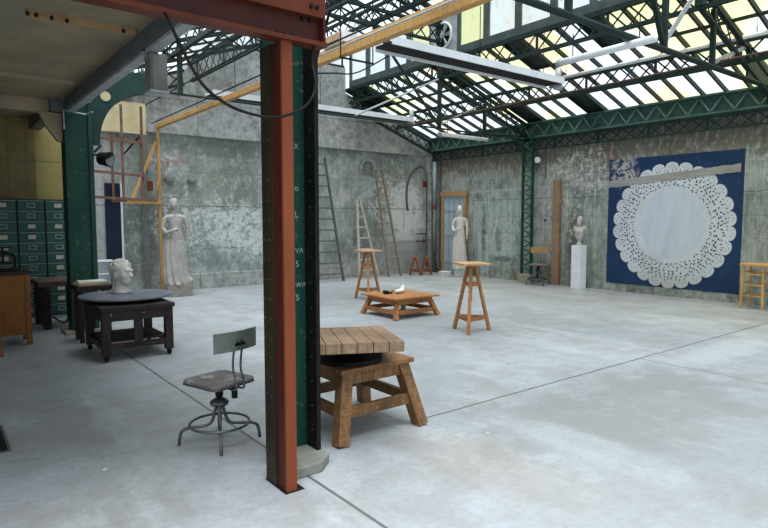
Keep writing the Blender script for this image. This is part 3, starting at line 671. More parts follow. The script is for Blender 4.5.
# ------------------------------------------------------------------ light fittings
def trough(x0, x1, y, z, label):
    t = thing('light_trough', (x0, y, z), label, 'light fitting', 'long white light troughs')
    L = x1-x0
    MB().box(0, L, -.20, -.18, .0, .10).build('near_side', 'white', t)
    MB().box(0, L, -.18, .16, .02, .04).build('dark_underside', 'iron_black', t)
    MB().box(0, L, .16, .18, -.02, .10).build('far_side', 'white', t)
    MB().box(L, L+.03, -.13, .11, -.02, .11).build('end_cap', 'pale_steel', t)
    m = MB(); m.cyl((L+.03, 0, 0), (L+.16, 0, 0), .06, n=12); m.cyl((L+.1, 0, .02), (L+.1, 0, .3), .05, n=12); m.build('motor', 'pale_steel', t, smooth=True)
    for x in (.5, L*.5, L-.3): MB().tube([(x, 0, .05), (x, 0, .9)], .006).build('hanger_rod', 'iron_black', t)
trough(4.75, 8.35, 6.12, 3.85, 'long white light trough with black underside, the nearer one below the fan')
trough(4.1, 8.75, 10.35, 3.82, 'long white light trough farther back, crossing behind the foreground column')
def tubelight(a, b, r, label):
    a, b = Vector(a), Vector(b); t = thing('tube_light', a, label, 'lamp', 'white tube lights'); e = b-a
    MB().tube([(0, 0, 0), e], r, 12).build('tube', 'tube', t, smooth=True)
    MB().tube([-.04*e.normalized(), .02*e.normalized()], r*1.15, 12).build('end_socket', 'pale_steel', t)
    MB().tube([e*.15, e*.15+Vector((0, 0, .35))], .008).build('hanger', 'iron_black', t); MB().tube([e*.85, e*.85+Vector((0, 0, .35))], .008).build('hanger', 'iron_black', t)
tubelight((7.35, 5.3, 3.9), (7.3, 3.86, 3.9), .05, 'white tube light beginning beside the end of the nearer light trough')
tubelight((9.6, 10.2, 3.63), (11.05, 10.05, 3.6), .045, 'white tube light hanging near the green beam above the blue door corner')
tubelight((10.66, 8.3, 4.60), (10.66, 3.2, 4.60), .035, 'long thin white tube light along the glass slope at the upper right')
for k, (a, b_) in enumerate([((9.9, 11.9, 4.05), (9.9, 3.0, 4.12))]):
    tag(MB().tube([a, b_], .012, 6).build('tension_rod', 'rust'), 'thin reddish rod running lengthwise under the tinted glass slope', 'rod')

for (a, b_), lb in [(((4.0, 13.4, 3.73), (4.0, 3.0, 3.80)), 'thin black conduit running just above and left of the long yellow timber'),
                    (((3.85, 13.4, 4.09), (3.85, 3.0, 4.15)), 'thin black rod higher up, from back wall past the hanging grey box'),
                    (((3.1, 13.4, 3.93), (3.1, 3.0, 4.0)), 'thin black rod passing in front of the yellowed canvas sheet')]:
    tag(MB().tube([a, b_], .012, 6).build('conduit', 'iron_black'), lb, 'pipe')
# ------------------------------------------------------------------ rusty scaffold and left back corner
t = thing('scaffold_frame', (2.6, 12.5, 0), 'rusty tube scaffold frame in the back left corner behind the far green column', 'scaffold')
for x, y in [(.55, 0), (.93, 0), (.62, 1.1)]: MB().box(x-.022, x+.022, y-.022, y+.022, 2.02, 3.9).build('upright', 'rust', t)
for z, x1 in [(2.05, 1.18), (2.55, .93), (3.2, .93)]: MB().bar((-.65, -.03, z+.06), (x1, -.03, z-.03), .045, .05).build('rail', 'rust', t)
MB().bar((.60, .0, 2.02), (.60, 1.2, 2.02), .04, .04).build('wall_stay', 'rust', t)
MB().bar((.55, .0, 2.9), (.88, .0, 3.3), .03, .03).build('brace', 'iron_black', t)
tag(MB().box(2.85, 3.75, 12.95, 12.99, 3.42, 4.05).build('canvas_sheet', 'tarp'), 'yellowed canvas sheet hanging high up behind the curved green bracket', 'sheet')
o = struct(MB().box(3.06, 3.37, YB-.05, YB-.01, 0, 2.42).build('door_1', 'navy')); MB().box(3.37, 3.41, YB-.07, YB-.01, 0, 2.42).build('door_frame', 'white', o)
t = thing('white_cabinet', (2.78, 12.7, 0), 'small white open shelf cabinet behind the carved stone head', 'cabinet')
MB().box(-.14, .16, -.12, .12, .80, .83).build('top', 'white', t); MB().box(-.14, .16, .1, .12, 0, .80).build('back', 'white', t)
for x in (-.14, .145): MB().box(x, x+.015, -.12, .1, 0, .80).build('side', 'pale_steel', t)
for z in (.25, .55): MB().box(-.125, .145, -.11, .1, z, z+.02).build('shelf', 'white', t)
tag(MB().tube([(3.80, 13.5, 0.0), (3.80, 13.5, 3.5)], .02).build('pipe', 'lead_pipe'), 'thin dark vertical pipe between scaffold and yellow post', 'pipe')
tag(MB().box(3.60, 3.70, 12.42, 12.48, 2.22, 2.42).build('red_clamp', 'red'), 'small red box fixed on the rusty scaffold upright', 'clamp')

# ------------------------------------------------------------------ filing cabinets
def cabinet(x0, x1, label, seed):
    rnd = random.Random(seed); t = thing('filing_cabinet', ((x0+x1)/2, 11.22, 0), label, 'filing cabinet', 'green card filing cabinets')
    w = (x1-x0)/2-.004
    MB().box(-w, w, -.2, .22, 0.05, 1.97).build('body', 'green_cab_body', t); MB().box(-w+.01, w-.01, -.17, .2, 0, .05).build('plinth', 'pale_steel', t)
    for r in range(11):
        z1 = 1.945-r*.17
        d = MB().box(-w+.012, w-.012, -.22, -.2, z1-.158, z1).build('drawer', 'green_cab', t, bevel=.003)
        MB().box(-w+.012, w-.012, -.224, -.2, z1-.006, z1).build('drawer_lip', 'pale_steel', d)
        m = MB(); zc = z1-.075
        for a in [(-.055, .055, zc+.026, zc+.034), (-.055, .055, zc-.034, zc-.026), (-.055, -.047, zc-.034, zc+.034), (.047, .055, zc-.034, zc+.034)]: m.box(a[0], a[1], -.232, -.22, a[2], a[3])
        m.build('label_holder', 'pale_steel', d)
        if rnd.random() < .5: MB().box(-.047, .047, -.225, -.22, zc-.026, zc+.026).build('card', 'cream', d)
cabinet(.38, .77, 'green steel filing cabinet at the left picture edge, behind the desk with the press', 4)
cabinet(.77, 1.16, 'green steel filing cabinet left of the middle one, mostly behind the desk', 1)
cabinet(1.16, 1.55, 'green steel filing cabinet with a full column of drawers above the dark bench', 2)
cabinet(1.55, 1.93, 'green steel filing cabinet next to the far green column', 3)

# desk with press
t = thing('wooden_desk', (.45, 8.92, 0), 'honey coloured wooden desk carrying the black iron press', 'desk')
MB().box(-.1, .62, -.03, .45, .93, .97).build('desk_top', 'dark_wood', t, bevel=.006)
MB().box(-.08, .54, .0, .02, .16, .93).build('front_panel', 'honey', t)
MB().box(-.08, .54, -.012, .0, .80, .90).build('top_rail', 'honey', t); MB().box(-.08, .54, -.012, .0, .14, .2).build('bottom_rail', 'honey', t)
for x in (.54, -.12): MB().box(x, x+.06, -.02, .04, 0, .93).build('leg', 'honey', t, bevel=.004); MB().box(x, x+.06, .38, .43, 0, .93).build('leg', 'honey', t)
MB().box(.57, .59, .04, .38, .16, .93).build('side_panel', 'honey', t)
t = thing('iron_press', (.78, 9.12, .97), 'black iron book press standing on the honey coloured desk', 'press')
MB().box(-.15, .15, -.12, .12, 0, .03).build('base', 'iron_black', t, bevel=.004)
for s in (-1, 1): MB().box(s*.13-.015, s*.13+.015, -.02, .02, .03, .20).build('upright', 'iron_black', t)
MB().tube([(.13*math.cos(PI*k/10), 0, .19+.045*math.sin(PI*k/10)) for k in range(11)], .018, 8).build('arch', 'iron_black', t, smooth=True)
MB().cyl((0, 0, .10), (0, 0, .31), .016).build('screw', 'iron_black', t)
MB().box(-.10, .10, -.09, .09, .085, .11).build('platen', 'iron_black', t)
m = MB(); m.tube([(.10*math.cos(2*PI*k/16), .10*math.sin(2*PI*k/16), .31) for k in range(16)], .009, 6, closed=True)
for k in range(2): m.tube([(-.1*math.cos(k*PI/2), -.1*math.sin(k*PI/2), .31), (.1*math.cos(k*PI/2), .1*math.sin(k*PI/2), .31)], .008, 6)
m.build('hand_wheel', 'iron_black', t)
t = thing('wooden_stand', (.44, 8.35, 0), 'brown wooden stand cut off by the left picture edge, before the desk', 'stand')
m = MB(); m.bar((.16, -.02, 0), (.10, 0, .96), .14, .14, w1=.10); m.build('leg', 'red_wood', t, bevel=.006)
m = MB(); m.bar((-.3, -.02, 0), (-.24, 0, .96), .14, .14, w1=.10); m.build('leg', 'red_wood', t)
MB().box(-.32, .17, -.06, .3, .96, 1.0).build('top', 'oak', t); MB().box(-.22, .08, -.02, .02, .45, .52).build('rail', 'oak', t)

# dark bench
t = thing('bench', (1.55, 10.3, 0), 'dark wooden bench with heavy legs in front of the green filing cabinets', 'bench')
MB().box(-.28, .35, -.38, .42, .64, .72).build('bench_top', 'worn_top', t, bevel=.012)
for x, y in [(-.17, -.32), (-.2, .3), (.25, -.32), (.25, .3)]: MB().box(x-.05, x+.05, y-.05, y+.05, 0, .64).build('leg', 'dark_wood', t, bevel=.006)
MB().tube(smoothpath([(-.1, -.3, .18), (.05, -.34, .08), (.12, -.36, .2), (.2, -.36, .28)]), .012).build('cable', 'iron_black', t)
# side table with books behind slab
t = thing('side_table', (1.75, 8.72, 0), 'small dark side table behind the round slab, with papers on it', 'table')
MB().box(-.22, .22, -.2, .2, .70, .76).build('table_top', 'dark_wood', t, bevel=.005)
for x in (-.17, .17):
    for y in (-.15, .15): MB().box(x-.025, x+.025, y-.025, y+.025, 0, .70).build('leg', 'dark_wood', t)
tag(MB().cbox((1.73, 8.72, .777), (.36, .28, .03), .1).build('book', 'card'), 'brown flat book on the small dark side table, under the pale one', 'book', 'books behind the slab')
tag(MB().cbox((1.75, 8.72, .805), (.34, .26, .022), -.06).build('book', 'paper'), 'pale flat book topmost on the small dark side table', 'book', 'books behind the slab')

# dark sculptor's table with slab
t = thing('sculptor_table', (1.935, 7.66, 0), 'dark paint-splashed wooden work table on casters under the round slab', 'table')
hx, hy, H = .40, .47, .64
MB().box(-hx-.02, hx+.02, -hy-.02, hy+.02, H-.05, H).build('table_top', 'dark_wood', t, bevel=.006)
MB().box(-hx+.01, hx-.01, -hy+.008, -hy+.04, H-.17, H-.05).build('apron', 'dark_wood', t); MB().box(-hx+.01, hx-.01, hy-.04, hy-.008, H-.17, H-.05).build('apron', 'dark_wood', t)
MB().box(-hx+.008, -hx+.04, -hy+.02, hy-.02, H-.17, H-.05).build('apron', 'dark_wood', t); MB().box(hx-.04, hx-.008, -hy+.02, hy-.02, H-.17, H-.05).build('apron', 'dark_wood', t)
for sx in (-1, 1):
    for sy in (-1, 1):
        l = MB().box(sx*(hx-.045)-.045, sx*(hx-.045)+.045, sy*(hy-.045)-.045, sy*(hy-.045)+.045, .07, H-.05).build('leg', 'dark_wood', t, bevel=.004)
        MB().ell((sx*(hx-.04), sy*(hy-.05), .035), (.03, .035, .035)).build('caster', 'iron_black', l)
MB().box(-hx+.01, hx-.01, -hy+.008, -hy+.05, .14, .21).build('lower_rail', 'dark_wood', t); MB().box(-hx+.01, hx-.01, hy-.05, hy-.008, .14, .21).build('lower_rail', 'dark_wood', t)
MB().box(-hx+.008, -hx+.05, -hy+.02, hy-.02, .14, .21).build('lower_rail', 'dark_wood', t); MB().box(hx-.05, hx-.008, -hy+.02, hy-.02, .14, .21).build('lower_rail', 'dark_wood', t)
MB().box(-.05, .05, -hy+.014, -hy+.045, .2, H-.1).build('centre_post', 'dark_wood', t)
for k in range(5): MB().box(-hx+.05, hx-.05, -.38+k*.16, -.28+k*.16, .21, .23).build('shelf_slat', 'dark_wood', t)
t = thing('round_slab', (1.96, 7.80, .64), 'thin round blue grey slab on a turntable on the dark work table', 'slab')
MB().cyl((0, 0, 0), (0, 0, .045), .26, n=32).build('turntable', 'iron_black', t); MB().cyl((0, 0, .045), (0, 0, .068), .55, n=64).build('disc', 'slate', t, bevel=.004)

# carved head
def head(name, loc, rz, s, mt, label, cat='bust', neck=True, remesh=.008):
    m = MB(); rnd = random.Random(5)
    m.ell((0, .015, .30), (.088, .112, .105)); m.ell((0, -.035, .255), (.070, .072, .095))      # cranium, face
    m.ell((0, -.085, .185), (.030, .022, .024)); m.ell((0, -.06, .20), (.052, .045, .045))    # chin, jaw
    m.bar((0, -.098, .285), (0, -.130, .238), .016, .016, w1=.034); m.ell((0, -.122, .238), (.02, .014, .012))  # nose
    m.ell((0, -.104, .212), (.026, .013, .008)); m.ell((0, -.101, .201), (.022, .012, .008))    # lips
    m.ell((0, -.100, .305), (.055, .016, .012))                                               # brow
    for q in (-1, 1):
        m.ell((q*.033, -.090, .278), (.017, .012, .010)); m.ell((q*.045, -.078, .245), (.022, .018, .02))
        m.ell((q*.086, .0, .26), (.012, .024, .036)); m.ell((q*.09, .005, .235), (.01, .014, .014))
    for k in range(90):                                                                        # curls
        th = rnd.uniform(0, 2*PI); ph = rnd.uniform(.1, 1.75)
        d = Vector((math.sin(ph)*math.cos(th), math.sin(ph)*math.sin(th), math.cos(ph)))
        if d.y < -.35 and d.z < .55: continue
        m.ell((d.x*.090, .01+d.y*.108, .30+d.z*.106), (.020, .020, .016), 8, 6)
    m.tube([(0, .02, .24), (0, .015, .14), (0, .0, .09), (0, 0, .075)], .06, 16, radii=[.066, .066, .085, .092])
    t = thing(name, loc, label, cat, rz=rz)
    o = m.build('carved_head', mt, t, remesh=remesh, smooth=True); t.scale = (s, s, s)
    return t
hd = head('head_bust', (1.945, 7.93, .615), math.radians(30), 1.28, 'stone', 'pale carved stone head of a curly-haired man on the round slab')

# ------------------------------------------------------------------ swivel chair
def swivel(loc, rz, label, seatm, backm, lego=.6, sc=1):
    t = thing('swivel_chair', loc, label, 'chair', rz=rz)
    m = []
    for k in range(4):
        a = lego+k*PI/2; c, s_ = math.cos(a), math.sin(a)
        pts = [(.02*c, .02*s_, .30), (.035*c, .035*s_, .22), (.07*c, .07*s_, .14), (.15*c, .15*s_, .125), (.23*c, .23*s_, .12), (.275*c, .275*s_, .09), (.29*c, .29*s_, .0)]
        MB().tube(smoothpath(pts, 4), .012, 8).build('leg', 'chair_steel', t, smooth=True)
    MB().tube([(.215*math.cos(2*PI*k/40), .215*math.sin(2*PI*k/40), .142) for k in range(40)], .010, 8, closed=True).build('foot_ring', 'chair_steel', t, smooth=True)
    MB().lathe([(.03, .27), (.065, .28), (.07, .30), (.055, .315), (.03, .33)]).build('collar', 'chair_steel', t, smooth=True)
    MB().lathe([(.015, .15), (.015, .33), (.028, .345), (.03, .37), (.018, .39), (.018, .44)]).build('screw_post', 'iron_black', t, smooth=True)
    # seat, back is towards +Y
    w = .195; pl = []
    for sx, sy, a0 in [(1, 1, 0), (-1, 1, PI/2), (-1, -1, PI), (1, -1, 3*PI/2)]:
        for k in range(7):
            a = a0+PI/2*k/6; r = .06; pl.append((sx*(w-r)+r*math.cos(a), sy*(w-r)+r*math.sin(a)))
    MB().prism(pl, 'Z', .455, .477).build('seat', seatm, t, bevel=.006); 
    MB().prism([(x*1.02, y*1.02) for x, y in pl], 'Z', .445, .458).build('seat_rim', 'chair_steel', t, bevel=.004)
    for s_ in (-.035, .035):
        MB().tube(smoothpath([(s_, .05, .438), (s_, .20, .43), (s_, .235, .46), (s_, .20, .58), (s_, .215, .72), (s_*.6, .240, .80)], 5), .008, 8).build('back_rod', 'chair_steel', t, smooth=True)
    MB().cyl((0, .17, .36), (0, .17, .43), .022, n=12).build('adjusting_knob', 'iron_black', t)
    MB().cbox((0, .240, .765), (.085, .012, .018)).build('back_clip', 'iron_black', t)
    b = MB(); n = 10
    for k in range(n):
        x0, x1 = -.19+.38*k/n, -.19+.38*(k+1)/n; f = lambda x: .215-1.0*x*x*.9
        b.add([(x0, f(x0), .715), (x1, f(x1), .715), (x1, f(x1), .855), (x0, f(x0), .855), (x0, f(x0)+.014, .715), (x1, f(x1)+.014, .715), (x1, f(x1)+.014, .855), (x0, f(x0)+.014, .855)],
              [(0, 1, 2, 3), (7, 6, 5, 4), (0, 4, 5, 1), (3, 2, 6, 7)]+([(0, 3, 7, 4)] if k == 0 else [])+([(1, 5, 6, 2)] if k == n-1 else []))
    b.build('backrest', backm, t)
    t.scale = (sc, sc, sc)
    return t
swivel((1.66, 4.12, 0), math.radians(-163), 'old swivel chair with worn metal seat standing left of the foreground column', 'seat', 'back_green', math.radians(52))
swivel((12.06, 9.22, 0), math.radians(-60), 'far swivel chair with tan back against the right wall, right of the lattice column', 'seat', 'tan', sc=1.1)

# ------------------------------------------------------------------ modelling stands
def lowtable(loc, h_top, h_foot, z, lw, topt, over, mats, label, name='low_table', rail_z=.12, rail_h=.06, top=True):
    t = thing(name, loc, label, 'table')
    if top:
        m = MB(); n = 6; w = h_top+over
        for k in range(n):
            m.box(-w, w, -w+2*w*k/n+.0015, -w+2*w*(k+1)/n-.0015, z-topt, z)
        m.build('table_top', mats[0], t, bevel=.003)
    zt = z-topt; f = lambda q: h_foot+(h_top-h_foot)*q/zt
    for sx in (-1, 1):
        for sy in (-1, 1):
            MB().bar((sx*(h_foot-lw/2), sy*(h_foot-lw/2), 0), (sx*(h_top-lw/2-.02), sy*(h_top-lw/2-.02), zt), lw, lw, side=(1, 0, 0)).build('leg', mats[1], t, bevel=.004)
    for q, hh, nm in ((zt-.05, .09, 'apron'), (rail_z, rail_h, 'stretcher')):
        e = f(q)-lw/2-.01
        for s_ in (-1, 1):
            MB().bar((-e, s_*e, q), (e, s_*e, q), .035, hh).build(nm, mats[1], t, bevel=.003)
            MB().bar((s_*e, -e, q), (s_*e, e, q), .035, hh).build(nm, mats[1], t, bevel=.003)
    return t
lowtable((6.441, 7.826, 0), .40, .50, .355, .07, .03, .085, ('oak', 'oak'), 'low square wooden table in the middle of the hall, lumps lying on it', rail_h=.07, rail_z=.11)
lowtable((2.69, 3.858, 0), .335, .432, .545, .095, .035, .015, ('old_brown', 'old_brown'), 'sturdy brown splay-legged modelling stand right behind the foreground column', 'modelling_stand', rail_z=.22, rail_h=.085)
t = thing('turntable_board', (2.60, 3.80, .545), 'tilted thick board of grey brown planks on a turntable atop the sturdy stand', 'board')
MB().cyl((.0, .0, 0), (.0, .0, .03), .27, n=40).build('turntable', 'iron_black', t); MB().cyl((0, 0, .03), (.0, .0, .075), .10, .16, n=32).build('swivel_plate', 'iron_black', t)
m = MB(); R = Matrix.Rotation(-.469, 3, 'Z') @ Matrix.Rotation(math.radians(-3.0), 3, 'X')
for k in range(6):
    x0, x1 = -.34+.68*k/6+.002, -.34+.68*(k+1)/6-.002
    o = len(m.v); m.add([R@Vector((x, y, z))+Vector((-.04, -.08, .175)) for x in (x0, x1) for y in (-.42, .46) for z in (-.04, .035)], MB.BF)
m.build('plank_board', 'grey_board', t, bevel=.003)

def tallstool(loc, rz, label, feet=None):
    t = thing('modelling_stool', loc, label, 'stool', 'tall wooden modelling stools', rz=rz)
    MB().cbox((0, 0, 1.0), (.42, .42, .03), PI/6).build('stool_top', 'oak_light', t, bevel=.004)
    MB().lathe([(.07, .94), (.075, .985)], n=24).build('turntable', 'oak', t)
    P = []
    for k in range(3):
        a = 2*PI*k/3; c, s_ = math.cos(a), math.sin(a); P.append((c, s_))
        MB().bar((.30*c, .30*s_, 0), (.065*c, .065*s_, .96), .05, .045, side=(-s_, c, 0), w1=.042).build('leg', 'oak', t, bevel=.003)
    for z, nm in ((.20, 'stretcher'), (.70, 'upper_stretcher')):
        r = .30-(.235)*z/.96
        for k in range(3):
            a, b_ = P[k], P[(k+1) % 3]; MB().bar((a[0]*r, a[1]*r, z), (b_[0]*r, b_[1]*r, z), .022, .05).build(nm, 'oak', t)
    MB().cyl((0, 0, .45), (0, 0, .95), .018).build('screw_shaft', 'iron_black' if False else 'oak', t)
    return t
tallstool((6.275, 5.98, 0), math.radians(-142), 'tall three-legged wooden stool in front of the low table, right')
tallstool((7.15, 9.72, 0), math.radians(-125), 'tall three-legged wooden stool behind the low table, before the ladders')

# lumps on the low table
t = thing('plaster_lump', (6.52, 7.90, .355), 'pale plaster fragment lying on the low square table', 'plaster fragment')
m = MB(); m.ell((0, 0, .04), (.11, .06, .04), rot=Matrix.Rotation(.3, 3, 'Z')); m.ell((.07, .03, .07), (.05, .04, .05)); m.ell((-.08, -.02, .04), (.06, .05, .035)); m.ell((.09, .04, .11), (.025, .025, .03)); m.build('fragment', 'plaster', t, remesh=.01, smooth=True)
t = thing('black_clamp', (6.29, 7.95, .355), 'dark metal clamp lying on the low square table beside the plaster fragment', 'tool')
MB().box(-.09, .07, -.025, .025, 0, .03).build('jaw', 'iron_black', t, bevel=.004); MB().cyl((-.06, -.05, .035), (-.06, .05, .035), .03).build('grip', 'iron_black', t); MB().bar((.0, -.03, .02), (.06, -.07, .06), .02, .02).build('lever', 'chair_steel', t)

# ------------------------------------------------------------------ ladders
def ladder(bl, br, tl, tr, n, r, label, mt, rungm=None, skip=0, rr=None, name='ladder'):
    bl, br, tl, tr = map(Vector, (bl, br, tl, tr)); t = thing(name, (bl+br)/2, label, 'ladder'); o = (bl+br)/2
    for a, b_ in ((bl, tl), (br, tr)): MB().bar(a-o, b_-o, r, r*1.4).build('rail', mt, t)
    for k in range(n):
        u = (k+.7)/(n+.3); MB().tube([bl.lerp(tl, u)-o, br.lerp(tr, u)-o], rr or r*.4, 8).build('rung', rungm or mt, t)
ladder((7.88, 12.98, 0), (8.74, 12.98, 0), (8.12, 13.5, 3.28), (8.50, 13.5, 3.28), 11, .045, 'dark grey tapered ladder leaning on the back wall, partly behind the foreground column', 'ladder_grey')
ladder((9.42, 13.2, 0), (10.08, 13.2, 0), (9.55, 13.5, 2.2), (9.64, 13.5, 2.2), 7, .045, 'short pale ladder coming to a point, behind the far tall stool', 'ladder_pale')
ladder((10.42, 13.15, 0), (10.86, 13.15, 0), (10.20, 13.5, 3.05), (10.44, 13.5, 3.05), 9, .045, 'tall brown ladder leaning beside the pointed pale one', 'ladder_brown')
for k, x in enumerate((4.42, 4.95)):
    tag(MB().box(x-.09, x+.09, YB-.14, YB+.01, 2.50, 2.56).build('wall_bracket', 'conc_dark'), ['small stone stub on the back wall, the nearer one to the yellow post', 'small stone stub on the back wall, the farther one from the yellow post'][k], 'bracket')
# trestles
def trestle(x, y, rz, label):
    t = thing('trestle', (x, y, 0), label, 'trestle', 'reddish wooden trestles', rz=rz)
    for yy in (-.16, .16):
        MB().bar((-.15, yy, 0), (-.02, yy, .5), .05, .04).build('leg', 'red_wood', t); MB().bar((.15, yy, 0), (.02, yy, .5), .05, .04).build('leg', 'red_wood', t)
        MB().bar((-.14, yy, .13), (.14, yy, .13), .03, .05).build('rail', 'red_wood', t)
    MB().box(-.04, .04, -.20, .20, .50, .55).build('top_bar', 'red_wood', t)
trestle(11.36, 13.1, math.radians(-38), 'small reddish A-shaped trestle near the far corner, left one')
trestle(11.66, 12.93, math.radians(-38), 'small reddish A-shaped trestle near the far corner, right one')

# wall fittings, back wall
for k, z in enumerate((1.18, .96)):
    t = thing('wall_rung', (12.05, YB-.02, z), 'dark iron rung fixed to the back wall above the reddish trestles', 'rung', 'iron rungs above the trestles')
    MB().box(-.15, .15, -.14, -.10, 0, .03).build('bar', 'iron_black', t)
    for s_ in (-1, 1): MB().box(s_*.13-.015, s_*.13+.015, -.10, .01, 0, .03).build('stub', 'iron_black', t)
pts = [(11.55, YB-.04, 1.9), (11.5, YB-.04, 2.3), (11.55, YB-.04, 2.75), (11.72, YB-.04, 3.05), (11.95, YB-.04, 3.22), (12.10, YB-.1, 3.22), (12.16, YB-.19, 3.0), (12.17, YB-.20, 2.5), (12.17, YB-.20, .2)]
tag(MB().tube(smoothpath(pts), .03, 8).build('bent_pipe', 'brown_pipe', smooth=True), 'bent brown pipe arching over the peeling back wall near the corner', 'pipe')
t = thing('junction_box', (12.08, YB-.22, 2.62), 'small rust red junction box on the bent pipe near the far corner', 'box'); MB().box(-.06, .05, -.03, .03, 0, .18).build('casing', 'red', t)
t = thing('drain_pipe', (12.42, 13.42, 0), 'thick vertical drain pipe in the far corner, pale above and dark below', 'pipe')
MB().cyl((0, 0, 2.1), (0, 0, 3.40), .065).build('upper_pipe', 'pvc', t, smooth=True); MB().cyl((0, 0, 2.0), (0, 0, 2.12), .074).build('coupling', 'rust', t); MB().cyl((0, 0, 0), (0, 0, 2.02), .05).build('lower_pipe', 'lead_pipe', t, smooth=True)
MB().bar((.0, -.16, .12), (0, -.02, .12), .04, .04).build('tap', 'iron_black', t)
tag(MB().cyl((12.44, 13.22, 0), (12.44, 13.22, 3.5), .03).build('pipe', 'brown_pipe'), 'thin brown vertical pipe right beside the thick corner drain pipe', 'pipe')

# door on the right wall
o = struct(MB().box(XR-.05, XR-.005, 12.17, 13.02, .02, 2.33).build('door_2', 'blue_door'))
MB().box(XR-.09, XR-.01, 13.02, 13.10, 0, 2.42).build('door_jamb', 'tan', o); MB().box(XR-.09, XR-.01, 12.09, 12.17, 0, 2.42).build('door_jamb', 'tan', o); MB().box(XR-.10, XR-.01, 12.05, 13.14, 2.33, 2.46).build('door_head', 'tan', o)
for yy in (12.38, 12.6, 12.8): MB().box(XR-.056, XR-.05, yy-.005, yy+.005, .02, 2.33).build('board_gap', 'lead_pipe', o)
for yz in (.35, 1.15, 1.9): MB().box(XR-.065, XR-.05, 12.2, 13.0, yz, yz+.09).build('ledge', 'blue_door', o)
for yy in (11.6,): struct(MB().box(XR-.04, XR-.005, 11.85, 12.0, 0, 2.3).build('trim_6', 'band'))
# wooden post on right wall
tag(MB().box(XR-.12, XR-.01, 8.86, 9.06, 0, 2.62).build('wall_post', 'tinted', bevel=.005), 'chipped reddish wooden post fixed upright to the right wall beside the far swivel chair', 'post')
t = thing('wall_lamp', (XR-.03, 9.6, 3.15), 'small round wall lamp below the green beam, right of the lattice column', 'lamp')
MB().cyl((.02, 0, 0), (-.08, -.05, .0), .07, .09).build('shade', 'iron_black', t); MB().cyl((-.08, -.05, 0), (-.085, -.053, 0), .08).build('glass', 'white', t); MB().cyl((.0, .14, .05), (-.05, .12, .05), .03).build('bracket', 'white', t)
tag(MB().cyl((XR-.02, 9.35, 1.62), (XR-.0, 9.35, 1.62), .03).build('wall_plug', 'iron_black'), 'small black round hole cover on the right wall above the far swivel chair', 'plug')
tag(MB().tube([(XR-.03, 9.35, 3.6), (XR-.03, 9.35, 2.7)], .012).build('conduit', 'brown_pipe'), 'thin vertical conduit on the right wall below the green beam', 'pipe')

# ------------------------------------------------------------------ mural
t = thing('wall_mural', (XR, 6.17, 1.58), 'dark blue mural with a big white lace doily painted on the right wall', 'mural')
n = NT('navy mural paint'); 
col = n.mix(n.step(n.noise(2, 6, .7), .35, .7), (.006, .027, .080), (.012, .042, .11))
col = n.mix(n.step(n.noise(7, 7, .78, (1, 1, .5), off=6), .60, .66, 0, .6), col, (.06, .09, .15))
pm = n.math('MULTIPLY', n.blob((0, 1.05, 1.15), (99, .45, .45), .5, n.noise(2.4, 6, .7), 1.4), n.step(n.noise(7, 8, .8, off=2), .48, .52))
col = n.mix(pm, col, (.42, .40, .35)); n.bsdf(col, .7, 0, n.noise(15, 5, .7), .3, .01, .3); M['mural_blue'] = n.m
n = NT('white mural paint')
col = n.mix(n.step(n.noise(1.5, 6, .7), .35, .7), (.60, .63, .66), (.52, .55, .57))
col = n.mix(n.step(n.noise(6, 7, .75, off=6), .60, .70, 0, .5), col, (.36, .38, .38)); 
x, y, z = n.xyz()
col = n.mix(n.math('MULTIPLY', n.step(n.math('ADD', z, n.math('MULTIPLY', n.noise(3, 5, .7), .4)), -.75, -1.15), .5), col, (.38, .36, .30))
n.bsdf(col, .7, 0, n.noise(15, 5, .7), .3, .01, .3); M['mural_white'] = n.m
n = NT('pale disc paint')
col = n.mix(n.step(n.noise(1.2, 6, .7, (1, 3, .8)), .35, .7), (.55, .60, .66), (.47, .52, .59))
n.bsdf(col, .7, 0, n.noise(15, 5, .7), .3, .01, .3); M['mural_disc'] = n.m
n = NT('scraped band')
col = n.mix(n.step(n.noise(5, 6, .7, (1, .4, 3)), .35, .7), (.34, .34, .31), (.24, .245, .225))
n.bsdf(col, .85, 0, n.noise(15, 5, .7), .3, .01, .3); M['mural_band'] = n.m
MB().box(-.008, -.001, -1.42, 1.43, -1.40, 1.42).build('blue_ground', 'mural_blue', t)
NS = 26; C0 = (-.02, -.07)
def scal(a):
    u = (a*NS/(2*PI)) % 1.0; return 1.215+.115*math.sqrt(max(0, 1-(2*u-1)**2))
pl = [(C0[0]+1.0*math.cos(a)*scal(a)*.985, C0[1]+math.sin(a)*scal(a)*1.01) for a in [2*PI*k/(NS*14) for k in range(NS*14)]]
m = MB(); N_ = len(pl)
m.add([(-.012, u, w) for u, w in pl]+[(-.012, C0[0], C0[1])], [(N_, (k+1) % N_, k) for k in range(N_)])
dl = m.build('doily', 'mural_white', t)
pl = [(C0[0]+.70*math.cos(2*PI*k/64)*1.0, C0[1]+.02+.74*math.sin(2*PI*k/64)) for k in range(64)]
pl = [(C0[0]-.04+(.69+.02*math.sin(k*1.9))*math.cos(2*PI*k/64), C0[1]+.05+(.76+.02*math.sin(k*2.7))*math.sin(2*PI*k/64)) for k in range(64)]
m = MB(); m.add([(-.014, u, w) for u, w in pl], [tuple(range(63, -1, -1))]); m.build('plain_centre', 'mural_disc', dl)
m = MB(); rnd = random.Random(3)
